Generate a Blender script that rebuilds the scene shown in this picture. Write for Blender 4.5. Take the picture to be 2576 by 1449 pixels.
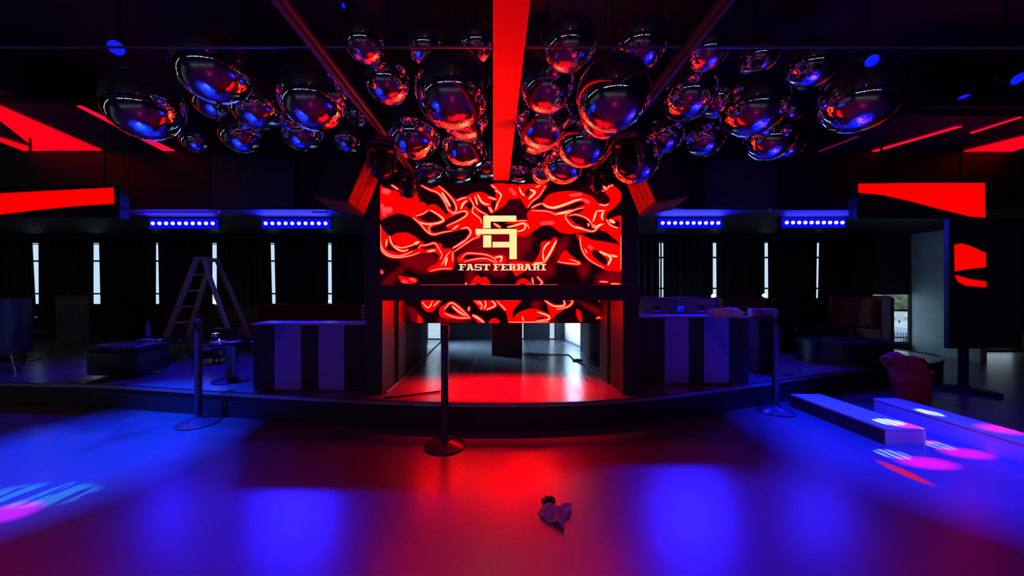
import bpy, bmesh, math, random
import numpy as np
from mathutils import Vector, Matrix

for o in list(bpy.data.objects):
    bpy.data.objects.remove(o)
SC = bpy.context.scene
COL = SC.collection
PI = math.pi
random.seed(4)

# ------------------------------------------------------------------ camera
F, CX, CY, CH = 900.0, 1262.0, 725.0, 1.3
cam = bpy.data.cameras.new('camera')
cam.sensor_width = 36.0
cam.lens = 36.0 * F / 2576.0
cam.shift_x = (1288.0 - CX) / 2576.0
cam.shift_y = (CY - 724.5) / 2576.0
cam.clip_start = 0.05
cam.clip_end = 300
co = bpy.data.objects.new('camera', cam)
COL.objects.link(co)
co.location = (0, 0, CH)
co.rotation_euler = (PI / 2, 0, 0)
SC.camera = co

# ------------------------------------------------------------------ view
SC.view_settings.view_transform = 'Standard'
SC.view_settings.look = 'None'
SC.view_settings.exposure = 0.0
SC.view_settings.gamma = 1.0
SC.view_settings.use_curve_mapping = False
SC.cycles.use_denoising = True
SC.cycles.max_bounces = 8
SC.cycles.diffuse_bounces = 3
SC.cycles.glossy_bounces = 5
SC.cycles.transparent_max_bounces = 8
SC.cycles.sample_clamp_indirect = 30.0
SC.cycles.caustics_reflective = False
SC.cycles.caustics_refractive = False

# ------------------------------------------------------------------ world: overcast daylight outside
world = bpy.data.worlds.new('daylight')
SC.world = world
world.use_nodes = True
bg = world.node_tree.nodes['Background']
bg.inputs[0].default_value = (0.64, 0.82, 1.0, 1)
bg.inputs[1].default_value = 1.1


def light(name, kind, loc, target, color, power, **kw):
    l = bpy.data.lights.new(name, kind)
    l.color = color
    l.energy = power
    for k, v in kw.items():
        setattr(l, k, v)
    o = bpy.data.objects.new(name, l)
    COL.objects.link(o)
    o.location = loc
    d = Vector(target) - Vector(loc)
    o.rotation_euler = d.to_track_quat('-Z', 'Y').to_euler()
    return o


def portal(name, loc, target, sx, sy):
    o = light(name, 'AREA', loc, target, (1, 1, 1), 1.0, shape='RECTANGLE', size=sx, size_y=sy)
    o.data.cycles.is_portal = True
    return o


BLUE = (0.006, 0.008, 1.0)
# (px of bar centre, py, half width px)
BARS = [(465, 563, 84), (747, 563, 84), (1734, 562, 78), (2044, 561, 78)]
BAR_Y = 5.6


def bar_pos(b):
    return ((b[0] - CX) / F * BAR_Y, BAR_Y, CH + (CY - b[1]) / F * BAR_Y, b[2] / F * BAR_Y)


for b in BARS:                       # the blue wash each LED bar throws onto the dance floor
    x, y, z, hw = bar_pos(b)
    light('led_bar_light', 'AREA', (x, y - 0.075, z), (x * 0.95, 1.2, 0.0), BLUE, 64.0 if abs(x) < 3.6 else 26.0,
          shape='RECTANGLE', size=2 * hw * 0.95, size_y=0.09, spread=math.radians(150))

# added red up-wash on the centre ceiling beam, from two invented crossbeam fixtures
RED = (1.0, 0.0, 0.0)


def gobo(l, build):
    """Colour pattern of a moving head: the beam direction, projected, drives the emission."""
    l.use_nodes = True
    nt = l.node_tree
    em = [n for n in nt.nodes if n.type == 'EMISSION'][0]
    tc = nt.nodes.new('ShaderNodeTexCoord')
    sp = nt.nodes.new('ShaderNodeSeparateXYZ')
    nt.links.new(tc.outputs['Normal'], sp.inputs[0])

    def m(op, a, b=None, c=None):
        n = nt.nodes.new('ShaderNodeMath')
        n.operation = op
        for i, v in enumerate((a, b, c)):
            if v is None:
                continue
            if isinstance(v, (int, float)):
                n.inputs[i].default_value = v
            else:
                nt.links.new(v, n.inputs[i])
        return n.outputs[0]
    u = m('DIVIDE', m('MULTIPLY', sp.outputs[0], -1.0), sp.outputs[2])
    v = m('DIVIDE', m('MULTIPLY', sp.outputs[1], -1.0), sp.outputs[2])
    col = build(nt, m, u, v)
    nt.links.new(col, em.inputs[0])
    em.inputs[1].default_value = 1.0


def ell(m, u, v, cu, cv, ru, rv, soft=0.25):
    """1 inside an ellipse of the beam, 0 outside"""
    a = m('POWER', m('ABSOLUTE', m('DIVIDE', m('SUBTRACT', u, cu), ru)), 2.0)
    b = m('POWER', m('ABSOLUTE', m('DIVIDE', m('SUBTRACT', v, cv), rv)), 2.0)
    r = m('SQRT', m('ADD', a, b))
    n = m('SUBTRACT', 1.0 + soft, r)
    n = m('DIVIDE', n, 2 * soft)
    n = m('MAXIMUM', n, 0.0)
    return m('MINIMUM', n, 1.0)

# ------------------------------------------------------------------ helpers: materials


def mat(name, color, rough=0.6, metal=0.0, spec=0.5, noise=None, bump=0.0, bscale=40, coat=0.0, rnoise=0.0):
    m = bpy.data.materials.new(name)
    m.use_nodes = True
    nt = m.node_tree
    p = nt.nodes['Principled BSDF']
    p.inputs['Base Color'].default_value = (*color, 1)
    p.inputs['Roughness'].default_value = rough
    p.inputs['Metallic'].default_value = metal
    p.inputs['Specular IOR Level'].default_value = spec
    p.inputs['Coat Weight'].default_value = coat
    tc = nt.nodes.new('ShaderNodeTexCoord')
    if noise:
        amt, sc = noise
        n = nt.nodes.new('ShaderNodeTexNoise')
        n.inputs['Scale'].default_value = sc
        n.inputs['Detail'].default_value = 4
        nt.links.new(tc.outputs['Object'], n.inputs['Vector'])
        r = nt.nodes.new('ShaderNodeValToRGB')
        r.color_ramp.elements[0].position = 0.3
        r.color_ramp.elements[1].position = 0.7
        r.color_ramp.elements[0].color = (*[c * (1 - amt) for c in color], 1)
        r.color_ramp.elements[1].color = (*[min(1, c * (1 + amt)) for c in color], 1)
        nt.links.new(n.outputs['Fac'], r.inputs[0])
        nt.links.new(r.outputs[0], p.inputs['Base Color'])
        if rnoise:
            mr = nt.nodes.new('ShaderNodeMapRange')
            mr.inputs[3].default_value = max(0.02, rough - rnoise)
            mr.inputs[4].default_value = rough + rnoise
            nt.links.new(n.outputs['Fac'], mr.inputs[0])
            nt.links.new(mr.outputs[0], p.inputs['Roughness'])
    if bump:
        n = nt.nodes.new('ShaderNodeTexNoise')
        n.inputs['Scale'].default_value = bscale
        nt.links.new(tc.outputs['Object'], n.inputs['Vector'])
        b = nt.nodes.new('ShaderNodeBump')
        b.inputs['Strength'].default_value = bump
        b.inputs['Distance'].default_value = 0.02
        nt.links.new(n.outputs['Fac'], b.inputs['Height'])
        nt.links.new(b.outputs[0], p.inputs['Normal'])
    return m


def emit(name, color, strength):
    m = bpy.data.materials.new(name)
    m.use_nodes = True
    nt = m.node_tree
    nt.nodes.clear()
    e = nt.nodes.new('ShaderNodeEmission')
    e.inputs[0].default_value = (*color, 1)
    e.inputs[1].default_value = strength
    o = nt.nodes.new('ShaderNodeOutputMaterial')
    nt.links.new(e.outputs[0], o.inputs[0])
    return m


# ------------------------------------------------------------------ helpers: geometry
class MB:
    def __init__(s):
        s.bm = bmesh.new()

    def box(s, x0, x1, y0, y1, z0, z1, bev=0.0):
        r = bmesh.ops.create_cube(s.bm, size=1)
        M = Matrix.Translation(((x0 + x1) / 2, (y0 + y1) / 2, (z0 + z1) / 2)) @ Matrix.Diagonal((abs(x1 - x0), abs(y1 - y0), abs(z1 - z0), 1))
        bmesh.ops.transform(s.bm, matrix=M, verts=r['verts'])
        if bev:
            es = list({e for v in r['verts'] for e in v.link_edges})
            bmesh.ops.bevel(s.bm, geom=es, offset=bev, segments=2, affect='EDGES', profile=0.5)
        return s

    def tube(s, a, b, r, seg=14, r2=None):
        a, b = Vector(a), Vector(b)
        d = b - a
        q = d.to_track_quat('Z', 'Y').to_matrix().to_4x4()
        M = Matrix.Translation((a + b) / 2) @ q
        res = bmesh.ops.create_cone(s.bm, cap_ends=True, segments=seg, radius1=r, radius2=r if r2 is None else r2, depth=d.length)
        bmesh.ops.transform(s.bm, matrix=M, verts=res['verts'])
        return s

    def bar(s, a, b, w, h):
        """rectangular bar from a to b"""
        a, b = Vector(a), Vector(b)
        d = b - a
        q = d.to_track_quat('Y', 'Z').to_matrix().to_4x4()
        r = bmesh.ops.create_cube(s.bm, size=1)
        bmesh.ops.transform(s.bm, matrix=Matrix.Translation((a + b) / 2) @ q @ Matrix.Diagonal((w, d.length, h, 1)), verts=r['verts'])
        return s

    def lathe(s, prof, c=(0, 0, 0), seg=32, axis='Z', caps=True):
        rings = []
        for r, z in prof:
            ring = []
            for i in range(seg):
                t = 2 * PI * i / seg
                p = Vector((r * math.cos(t), r * math.sin(t), z))
                if axis == 'Y':
                    p = Vector((p.x, p.z, p.y))
                elif axis == 'X':
                    p = Vector((p.z, p.x, p.y))
                ring.append(s.bm.verts.new(p + Vector(c)))
            rings.append(ring)
        for a, b in zip(rings, rings[1:]):
            for i in range(seg):
                s.bm.faces.new((a[i], a[(i + 1) % seg], b[(i + 1) % seg], b[i]))
        if caps:
            s.bm.faces.new(rings[0][::-1])
            s.bm.faces.new(rings[-1])
        return s

    def prism(s, pts, z0, z1):
        a = [s.bm.verts.new((x, y, z0)) for x, y in pts]
        b = [s.bm.verts.new((x, y, z1)) for x, y in pts]
        n = len(pts)
        s.bm.faces.new(a[::-1])
        s.bm.faces.new(b)
        for i in range(n):
            s.bm.faces.new((a[i], a[(i + 1) % n], b[(i + 1) % n], b[i]))
        return s

    def prism_xz(s, pts, y0, y1):
        a = [s.bm.verts.new((x, y0, z)) for x, z in pts]
        b = [s.bm.verts.new((x, y1, z)) for x, z in pts]
        n = len(pts)
        s.bm.faces.new(a[::-1])
        s.bm.faces.new(b)
        for i in range(n):
            s.bm.faces.new((a[i], a[(i + 1) % n], b[(i + 1) % n], b[i]))
        return s

    def build(s, name, m, parent=None, smooth=False, loc=None, mw=None):
        me = bpy.data.meshes.new(name)
        bmesh.ops.recalc_face_normals(s.bm, faces=s.bm.faces)
        if smooth:
            for f in s.bm.faces:
                f.smooth = True
            if smooth != 'all':
                for e in s.bm.edges:
                    if len(e.link_faces) == 2 and e.calc_face_angle(0) > 0.6:
                        e.smooth = False
        s.bm.to_mesh(me)
        s.bm.free()
        if m is not None:
            me.materials.append(m)
        o = bpy.data.objects.new(name, me)
        COL.objects.link(o)
        if parent is not None:
            o.parent = parent
        if loc is not None:
            o.location = loc
        if mw is not None:
            o.matrix_local = mw
        return o


def empty(name, loc=(0, 0, 0), rz=0.0):
    o = bpy.data.objects.new(name, None)
    COL.objects.link(o)
    o.location = loc
    o.rotation_euler = (0, 0, rz)
    return o


def tag(o, label=None, cat=None, group=None, kind=None):
    if label:
        o['label'] = label
    if cat:
        o['category'] = cat
    if group:
        o['group'] = group
    if kind:
        o['kind'] = kind
    return o


def struct(o, label=None):
    o['kind'] = 'structure'
    if label:
        o['label'] = label
    return o


KIDS = {}


def copy_tree(o, parent=None):
    c = o.copy()
    COL.objects.link(c)
    if parent is not None:
        c.parent = parent
    for ch in [k for k in bpy.data.objects if k.parent == o and k is not c]:
        copy_tree(ch, c)
    return c


def PX(px, Y):
    return (px - CX) / F * Y


def PZ(py, Y):
    return CH + (CY - py) / F * Y


def on_z(px, py, z):
    Y = F * (z - CH) / (CY - py)
    return Vector(((px - CX) / F * Y, Y, z))

# ------------------------------------------------------------------ materials
M = {}
M['black'] = mat('black_paint', (0.012, 0.012, 0.016), 0.55)
M['wallblack'] = mat('wall_black', (0.02, 0.02, 0.028), 0.75, noise=(0.25, 3))
M['ceil'] = mat('ceiling_black', (0.010, 0.010, 0.013), 0.7, noise=(0.3, 2))
M['curtain'] = mat('curtain_black', (0.018, 0.018, 0.026), 0.85, bump=0.2, bscale=20)
M['metal'] = mat('black_metal', (0.03, 0.03, 0.035), 0.35, metal=0.6)
M['steel'] = mat('brushed_steel', (0.4, 0.4, 0.42), 0.3, metal=1.0)
M['chrome'] = mat('chrome', (0.8, 0.8, 0.85), 0.08, metal=1.0)
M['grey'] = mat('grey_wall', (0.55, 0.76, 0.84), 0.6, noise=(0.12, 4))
M['leather'] = mat('black_leather', (0.010, 0.010, 0.013), 0.4, bump=0.15, bscale=90)
M['maroon'] = mat('maroon_leather', (0.16, 0.02, 0.03), 0.4, bump=0.15, bscale=90)
M['white'] = mat('white_paint', (0.7, 0.7, 0.72), 0.5)
M['paper'] = mat('paper', (0.75, 0.75, 0.78), 0.7, bump=0.6, bscale=30)
M['glitter'] = mat('glitter', (0.5, 0.5, 0.55), 0.15, metal=1.0, bump=3.0, bscale=220)


# ---- dance floor: worn, satin resin with stains
def floor_material():
    m = mat('dance_floor', (0.20, 0.19, 0.20), 0.33, spec=0.9)
    nt = m.node_tree
    p = nt.nodes['Principled BSDF']
    p.inputs['Coat Weight'].default_value = .45
    p.inputs['Coat Roughness'].default_value = .27
    tc = nt.nodes.new('ShaderNodeTexCoord')
    n1 = nt.nodes.new('ShaderNodeTexNoise')
    n1.inputs['Scale'].default_value = 1.6
    n1.inputs['Detail'].default_value = 5
    nt.links.new(tc.outputs['Object'], n1.inputs[0])
    r1 = nt.nodes.new('ShaderNodeValToRGB')
    r1.color_ramp.elements[0].position = 0.38
    r1.color_ramp.elements[0].color = (0.07, 0.065, 0.075, 1)
    r1.color_ramp.elements[1].position = 0.47
    r1.color_ramp.elements[1].color = (0.115, 0.11, 0.115, 1)
    nt.links.new(n1.outputs[0], r1.inputs[0])
    # stains only on the worn left corner
    sp = nt.nodes.new('ShaderNodeSeparateXYZ')
    nt.links.new(tc.outputs['Object'], sp.inputs[0])
    mr = nt.nodes.new('ShaderNodeMapRange')
    mr.inputs[1].default_value = -1.9
    mr.inputs[2].default_value = -2.6
    nt.links.new(sp.outputs[0], mr.inputs[0])
    mx = nt.nodes.new('ShaderNodeMix')
    mx.data_type = 'RGBA'
    mx.inputs[6].default_value = (0.115, 0.11, 0.115, 1)
    nt.links.new(mr.outputs[0], mx.inputs[0])
    nt.links.new(r1.outputs[0], mx.inputs[7])
    nt.links.new(mx.outputs[2], p.inputs['Base Color'])
    return m


M['floor'] = floor_material()


def stage_material():
    m = mat('stage_deck', (0.30, 0.29, 0.31), 0.24, metal=0.45, spec=0.8)
    nt = m.node_tree
    p = nt.nodes['Principled BSDF']
    tc = nt.nodes.new('ShaderNodeTexCoord')
    mp = nt.nodes.new('ShaderNodeMapping')
    mp.inputs['Scale'].default_value = (6, 0.7, 1)
    mp.inputs['Rotation'].default_value = (0, 0, 0.12)
    nt.links.new(tc.outputs['Object'], mp.inputs[0])
    n = nt.nodes.new('ShaderNodeTexNoise')
    n.inputs['Scale'].default_value = 2.2
    n.inputs['Detail'].default_value = 8
    nt.links.new(mp.outputs[0], n.inputs[0])
    mr = nt.nodes.new('ShaderNodeMapRange')
    mr.inputs[1].default_value = 0.35
    mr.inputs[2].default_value = 0.65
    mr.inputs[3].default_value = 0.20
    mr.inputs[4].default_value = 0.28
    nt.links.new(n.outputs[0], mr.inputs[0])
    nt.links.new(mr.outputs[0], p.inputs['Roughness'])
    return m


M['stage'] = stage_material()


def balloon_material():
    m = mat('mirror_foil', (0.93, 0.92, 0.96), 0.02, metal=1.0)
    nt = m.node_tree
    p = nt.nodes['Principled BSDF']
    tc = nt.nodes.new('ShaderNodeTexCoord')
    sp = nt.nodes.new('ShaderNodeSeparateXYZ')
    nt.links.new(tc.outputs['Object'], sp.inputs[0])
    # foil is puckered around the gathered bottom pole and taut elsewhere
    mr = nt.nodes.new('ShaderNodeMapRange')
    mr.inputs[1].default_value = -0.70; mr.inputs[2].default_value = -0.97
    mr.inputs[3].default_value = 0.006; mr.inputs[4].default_value = 0.16
    nt.links.new(sp.outputs[2], mr.inputs[0])
    mp = nt.nodes.new('ShaderNodeMapping')
    mp.inputs['Scale'].default_value = (1, 1, 1)
    nt.links.new(tc.outputs['Object'], mp.inputs[0])
    n = nt.nodes.new('ShaderNodeTexNoise')
    n.inputs['Scale'].default_value = 17; n.inputs['Detail'].default_value = 2
    nt.links.new(mp.outputs[0], n.inputs[0])
    b = nt.nodes.new('ShaderNodeBump'); b.inputs['Distance'].default_value = 0.02
    nt.links.new(mr.outputs[0], b.inputs['Strength'])
    nt.links.new(n.outputs[0], b.inputs['Height'])
    nt.links.new(b.outputs[0], p.inputs['Normal'])
    return m


M['foil'] = balloon_material()


def glass_material():
    m = bpy.data.materials.new('window_glass')
    m.use_nodes = True
    nt = m.node_tree
    nt.nodes.clear()
    t = nt.nodes.new('ShaderNodeBsdfTransparent')
    t.inputs[0].default_value = (0.93, 0.96, 0.97, 1)
    g = nt.nodes.new('ShaderNodeBsdfGlossy')
    g.inputs['Roughness'].default_value = 0.02
    mx = nt.nodes.new('ShaderNodeMixShader')
    o = nt.nodes.new('ShaderNodeOutputMaterial')
    mx.inputs[0].default_value = 0.05
    nt.links.new(t.outputs[0], mx.inputs[1])
    nt.links.new(g.outputs[0], mx.inputs[2])
    nt.links.new(mx.outputs[0], o.inputs[0])
    return m


M['glass'] = glass_material()

# ================================================================== THE ROOM
YB = 7.3                     # back wall
XL, XR, YR, ZC = -11.5, 11.2, -5.2, 3.85
ZS = 0.25                    # stage deck height

struct(MB().box(XL - .2, XR + .2, YR - .2, YB + .2, -0.2, 0).build('floor', M['floor']))
struct(MB().box(XL - .2, XR + .2, YR - .2, YB + .2, ZC, ZC + .2).build('ceiling', M['ceil']))
struct(MB().box(XL - .2, XL, YR - .2, YB + .2, 0, ZC).build('wall_left', M['wallblack']))
struct(MB().box(XR, XR + .2, YR - .2, YB + .2, 0, ZC).build('wall_right', M['wallblack']))

WY0, WY1 = YB, YB + 0.2
SILL, HEAD = 0.95, 2.26
xa, xb = PX(0, YB) - .6, PX(960, YB)          # left window band
xc, xd = PX(1600, YB), PX(2110, YB)           # right window band
pa, pb = PX(1072, YB), PX(1108, YB)           # bright opening at the left of the stage passage
pm0, pm1 = PX(1313.5, YB), PX(1318, YB)       # hairline gap behind the black column
pc, pd = PX(1383, YB), PX(1398, YB)           # bright slot at the right
we, wf = PX(2196, YB), PX(2290, YB)           # tall window with the street view
wg, wh = 8.75, 10.7                           # second tall window behind the display panel
w = MB()
w.box(XL, xa, WY0, WY1, 0, ZC)
w.box(xa, xb, WY0, WY1, 0, SILL).box(xa, xb, WY0, WY1, HEAD, ZC)
w.box(xb, pa, WY0, WY1, 0, ZC)
w.box(pa, pb, WY0, WY1, 0, ZS).box(pa, pb, WY0, WY1, 1.45, ZC)
w.box(pb, pm0, WY0, WY1, 0, ZC)
w.box(pm0, pm1, WY0, WY1, 0, ZS).box(pm0, pm1, WY0, WY1, 1.2, ZC)
w.box(pm1, pc, WY0, WY1, 0, ZC)
w.box(pc, pd, WY0, WY1, 0, ZS).box(pc, pd, WY0, WY1, 1.6, ZC)
w.box(pd, xc, WY0, WY1, 0, ZC)
w.box(xc, xd, WY0, WY1, 0, SILL + .12).box(xc, xd, WY0, WY1, HEAD + .02, ZC)
w.box(xd, we, WY0, WY1, 0, ZC)
w.box(we, wf, WY0, WY1, 0, 0.17).box(we, wf, WY0, WY1, 2.3, ZC)
w.box(wf, wg - .1, WY0, WY0 + .05, 0, ZC).box(wg - .1, wg, WY0, WY1, 0, ZC)
w.box(wg, wh, WY0, WY1, 0, 0.03).box(wg, wh, WY0, WY1, .42, ZC)
w.box(wh, XR, WY0, WY1, 0, ZC)
struct(w.build('wall_back', M['wallblack']))

# wing wall beside the tall window, pale grey and lit by it
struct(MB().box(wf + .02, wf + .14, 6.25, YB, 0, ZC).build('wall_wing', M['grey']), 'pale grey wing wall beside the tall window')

struct(MB().box(XL, XR, YR - .2, YR, 0, ZC).build('wall_rear', M['wallblack']))
random.seed(4)

wn = 0


def window(x0, x1, z0, z1, bars=(), y=YB, frame=0.025):
    """one window: frame with crossbars and a pane"""
    global wn
    wn += 1
    r = MB()
    fy0, fy1 = y + .06, y + .12
    r.box(x0, x0 + frame, fy0, fy1, z0, z1).box(x1 - frame, x1, fy0, fy1, z0, z1)
    r.box(x0, x1, fy0, fy1, z0, z0 + frame).box(x0, x1, fy0, fy1, z1 - frame, z1)
    for zb, t in bars:
        r.box(x0, x1, fy0, fy1, zb - t / 2, zb + t / 2)
    o = struct(r.build('window_%d' % wn, M['black']))
    MB().box(x0 + frame, x1 - frame, y + .085, y + .09, z0 + frame, z1 - frame).build('pane', M['glass'], o)
    return o


SL = [(98, 91, 106, 100, 107, .97), (250, 244, 257, 244, 261, .97), (400, 400, 404.5, 399.5, 407.5, .97),
      (545, 540.5, 551, 540.5, 551, .97), (690, 685.5, 694.5, 690, 698, .97), (833, 829, 837, 829.5, 838.5, .97)]
SR = [(1660, 1655, 1665, 1655.5, 1665.5, 1.09), (1793, 1789, 1797, 1789, 1798, 1.09), (1922, 1918, 1926, 1918, 1927, 1.09),
      (2050, 2049, 2054, 2046.5, 2050.5, 1.09)]
bars = [(PZ(613, YB), .012), (PZ(656, YB), .03), (PZ(739, YB), .03)]
barsR = [(PZ(609, YB), .012), (PZ(647, YB), .03), (PZ(725.5, YB), .03)]
edges = [xa] + [PX((a[0] + b[0]) / 2, YB) for a, b in zip(SL, SL[1:])] + [xb]
for a, b in zip(edges, edges[1:]):
    window(a, b, SILL, HEAD, bars)
edges = [xc] + [PX((a[0] + b[0]) / 2, YB) for a, b in zip(SR, SR[1:])] + [xd]
for a, b in zip(edges, edges[1:]):
    window(a, b, SILL + .12, HEAD + .02, barsR)
window(pa, pb, ZS, 1.45, [], frame=.01)
window(pc, pd, ZS, 1.6, [], frame=.008)
window(we, wf + .16, 0.17, 2.3, [(PZ(720, YB), .05), (PZ(781, YB), .03)])
window(wg, wh, 0.03, .42, [])
portal('window_portal', ((we + wf) / 2, YB + .15, 1.0), ((we + wf) / 2, 0, 1.0), wf - we, 1.7)
portal('window_portal', ((wg + wh) / 2, YB + .15, .22), ((wg + wh) / 2, 0, .22), wh - wg, .38)
portal('window_portal', ((pa + pb) / 2, YB + .15, .85), ((pa + pb) / 2, 0, .85), pb - pa, 1.2)
portal('window_portal', ((pc + pd) / 2, YB + .15, .9), ((pc + pd) / 2, 0, .9), pd - pc, 1.35)
# ---- blackout curtains: each drop is one panel with soft folds; the gaps between them are the light slits


def curtain(tl, tr, bl, br, zb, zt, label, y=YB - 0.06):
    """tl..br are pixel columns of the panel's edges at the top and at the bottom"""
    bm = bmesh.new()
    n, k = 60, 10
    ztop, zbot = zt, zb
    grid = []
    for j in range(k + 1):
        t = j / k
        row = []
        for i in range(n + 1):
            s = i / n
            xt = PX(tl + (tr - tl) * s, YB)
            x_ = PX(bl + (br - bl) * s, YB)
            z = ztop + (zbot - ztop) * t
            # slants are confined to the window height
            x = xt + (x_ - xt) * t
            dy = 0.022 * math.sin(s * (tr - tl) / 150 * 2 * PI * 9) * min(1, 8 * s, 8 * (1 - s))
            row.append(bm.verts.new((x, y + dy, z)))
        grid.append(row)
    for j in range(k):
        for i in range(n):
            bm.faces.new((grid[j][i], grid[j][i + 1], grid[j + 1][i + 1], grid[j + 1][i]))
    g = bmesh.ops.solidify(bm, geom=bm.faces[:], thickness=0.006)
    m = MB()
    m.bm.free()
    m.bm = bm
    o = m.build('blackout_curtain', M['curtain'], smooth='all')
    rod = MB().tube((PX(min(tl, bl), YB) , y, ztop + .01), (PX(max(tr, br), YB), y, ztop + .01), .008)
    rod.build('hem_rod', M['metal'], o)
    return tag(o, label, 'curtain', 'blackout curtains along the back windows')


cl = ['black curtain left of the leftmost bright window slit',
      'black curtain between the first and second window slits from the left',
      'black curtain between the second and third window slits from the left',
      'black curtain behind the ladder, between third and fourth slits from the left',
      'black curtain between the ladder and the striped left table',
      'black curtain behind the striped left table, between the two slits there',
      'black curtain right of the slit nearest the video wall on its left']
E0 = [(xa * F / YB + CX - 10,) * 2]
for i in range(7):
    if i == 0:
        l = (PX(0, YB) - .7) * F / YB + CX
        lt = lb = l
    else:
        lt, lb = SL[i - 1][2], SL[i - 1][4]
    if i == 6:
        rt = rb = 990
    else:
        rt, rb = SL[i][1], SL[i][3]
    curtain(lt, rt, lb, rb, .92, 2.32, cl[i])
cr = ['black curtain between the video wall and the first slit on its right',
      'black curtain above the flight case, between first and second right slits',
      'black curtain between the second and third slits right of the video wall',
      'black curtain between the two rightmost window slits',
      'black curtain between the rightmost slit and the tall daylight window']
for i in range(5):
    if i == 0:
        lt = lb = 1560
    else:
        lt, lb = SR[i - 1][2], SR[i - 1][4]
    if i == 4:
        rt = rb = 2130
    else:
        rt, rb = SR[i][1], SR[i][3]
    curtain(lt, rt, lb, rb, .95, 2.32, cr[i])
# small tab that splits the first slit on the right in two
o = MB().prism_xz([(PX(1658.3, YB), .95), (PX(1662.3, YB), .95), (PX(1662, YB), 2.32), (PX(1658.6, YB), 2.32)], YB - .05, YB - .04).build('curtain_tie', M['curtain'])
tag(o, 'thin dark strap hanging in the slit just right of the video wall', 'curtain')
# half-lowered roller blind in the tall window
bl = MB().box(we + .01, wf + .12, YB + .052, YB + .057, PZ(738, YB), 2.28)
bl = bl.build('roller_blind', mat('blind_mesh', (0.05, 0.06, 0.08), 0.8))
MB().box(we + .01, wf + .12, YB + .051, YB + .059, PZ(741, YB), PZ(738, YB)).build('bottom_bar', M['metal'], bl)
tag(bl, 'dark roller blind covering the upper part of the tall daylight window', 'blind')

# ---- ceilings and bulkheads
YK = 5.0                      # face of the bulkhead
lowz = 2.40
b = MB().box(XL, PX(962, YK), YK, YB, lowz, 3.2).box(PX(1565, YK), XR, YK, YB, lowz, 3.2).box(PX(962, YK), PX(1565, YK), YK, YB, 2.75, 3.2)
b.box(XL, XR, YK, YK + .1, 3.2, ZC)
struct(b.build('ceiling_low', mat('bulkhead', (0.010, 0.010, 0.016), 0.6, noise=(0.2, 2))), 'dark dropped ceiling over the stage and window seats')
GL = mat('gloss_panel', (0.055, 0.05, 0.065), 0.22, spec=0.8, noise=(0.3, 1.2), rnoise=0.08)


def slab(name, pts, z, t, m, label):
    P = [on_z(x, y, z) for x, y in pts]
    o = MB().prism([(p.x, p.y) for p in P], z, z + t).build(name, m)
    return struct(o, label)


ZP = 3.22
slab('ceiling_panel_left', [(-500, 250), (150, 262), (438, 380.5), (-250, 380.5)], ZP, .06, GL, 'glossy ceiling panel with red strips at the left')
slab('ceiling_panel_right', [(2285, 290), (2950, 296), (2900, 392), (2030, 392)], ZP, .06, GL, 'glossy ceiling panel with thin red strips at the right')
# soffit that closes the space above the side panels
struct(MB().box(XL, on_z(60, 262, ZP).x, 3.5, 3.75, ZP + .06, ZC).build('trim_1', M['ceil']))
struct(MB().box(on_z(2290, 292, ZP).x, XR, 3.9, 4.0, ZP + .06, ZC).build('trim_2', M['ceil']))
# dark navy flat panels on the bulkhead behind the balloons
for i, (a, bb) in enumerate(((540, 745), (1768, 1950))):
    struct(MB().box(PX(a, YK), PX(bb, YK), YK - .05, YK - .002, 2.42, 3.14).build('trim_%d' % (3 + i), mat('navy_board%d' % i, (0.06, 0.06, 0.08), 0.6)))

# ---- red strips on the ceiling panels
RL = emit('red_tube', (1.0, 0.0, 0.012), 1.0)
RL2 = emit('red_tube_pink', (1.0, 0.004, 0.05), .95)


def strip(p0, p1, p2, p3, m, label):
    P = [on_z(x, y, ZP - .012) for x, y in (p0, p1, p2, p3)]
    root = MB().prism([(p.x, p.y) for p in P], ZP - .012, ZP - .001).build('led_strip', m)
    return tag(root, label, 'light strip', 'red light strips on the ceiling panels')


strip((-100, 225), (0, 268), (255, 379), (95, 379), RL, 'widest red light strip at the far left of the ceiling')
strip((-100, 320), (0, 348), (103, 380), (60, 380), RL, 'lower thin red strip at the left frame edge')
strip((193, 268), (206, 268), (440, 380), (410, 380), RL2, 'thin red strip running behind the leftmost balloon')
strip((2165, 390), (2178, 390), (2420, 320), (2400, 322), RL2, 'thin pinkish red strip at the left of the right ceiling panel')
strip((2440, 336), (2448, 336), (2572, 296), (2566, 296), RL2, 'short thin pinkish strip at the upper right edge of the frame')
strip((2385, 391.5), (2520, 391.5), (2640, 350), (2640, 328), RL, 'wide red light strip at the far right of the ceiling')
strip((2040, 389), (2044, 389), (2160, 345), (2155, 345), emit('dim_strip', (0.25, 0.0, 0.12), .7), 'faint purple strip along the left edge of the right ceiling panel')

# ---- added lamp rows out of view, in place of windows mirrored in the balloons
TW = emit('added_lamp_white', (.74, .88, 1.0), 5.5)
rnd_ = random.Random(11)


def added_lamp_row(a, b, z, label):
    a = Vector((*a, z)); b = Vector((*b, z))
    L_ = (b - a).length
    d = (b - a).normalized()
    nrm = Vector((d.y, -d.x, 0))
    if nrm.dot(Vector((0, 0, 0)) - a) < 0:
        nrm = -nrm
    root = empty('added_lamp_row', a)
    MB().bar(Vector() + nrm * .012, (b - a) + nrm * .012, .02, .17).build('rail', M['metal'], root)  # rail of the added lamp row
    t = .1
    while t < L_ - .5:
        l = rnd_.choice((.16, .2, .3, .4))
        MB().bar(d * t + nrm * .05, d * (t + l) + nrm * .05, .04, .13).build('lamp', TW, root)
        t += l + rnd_.choice((.2, .3, .45))
    tag(root, label, 'lights', 'added rows of white wall lamps')


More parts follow.
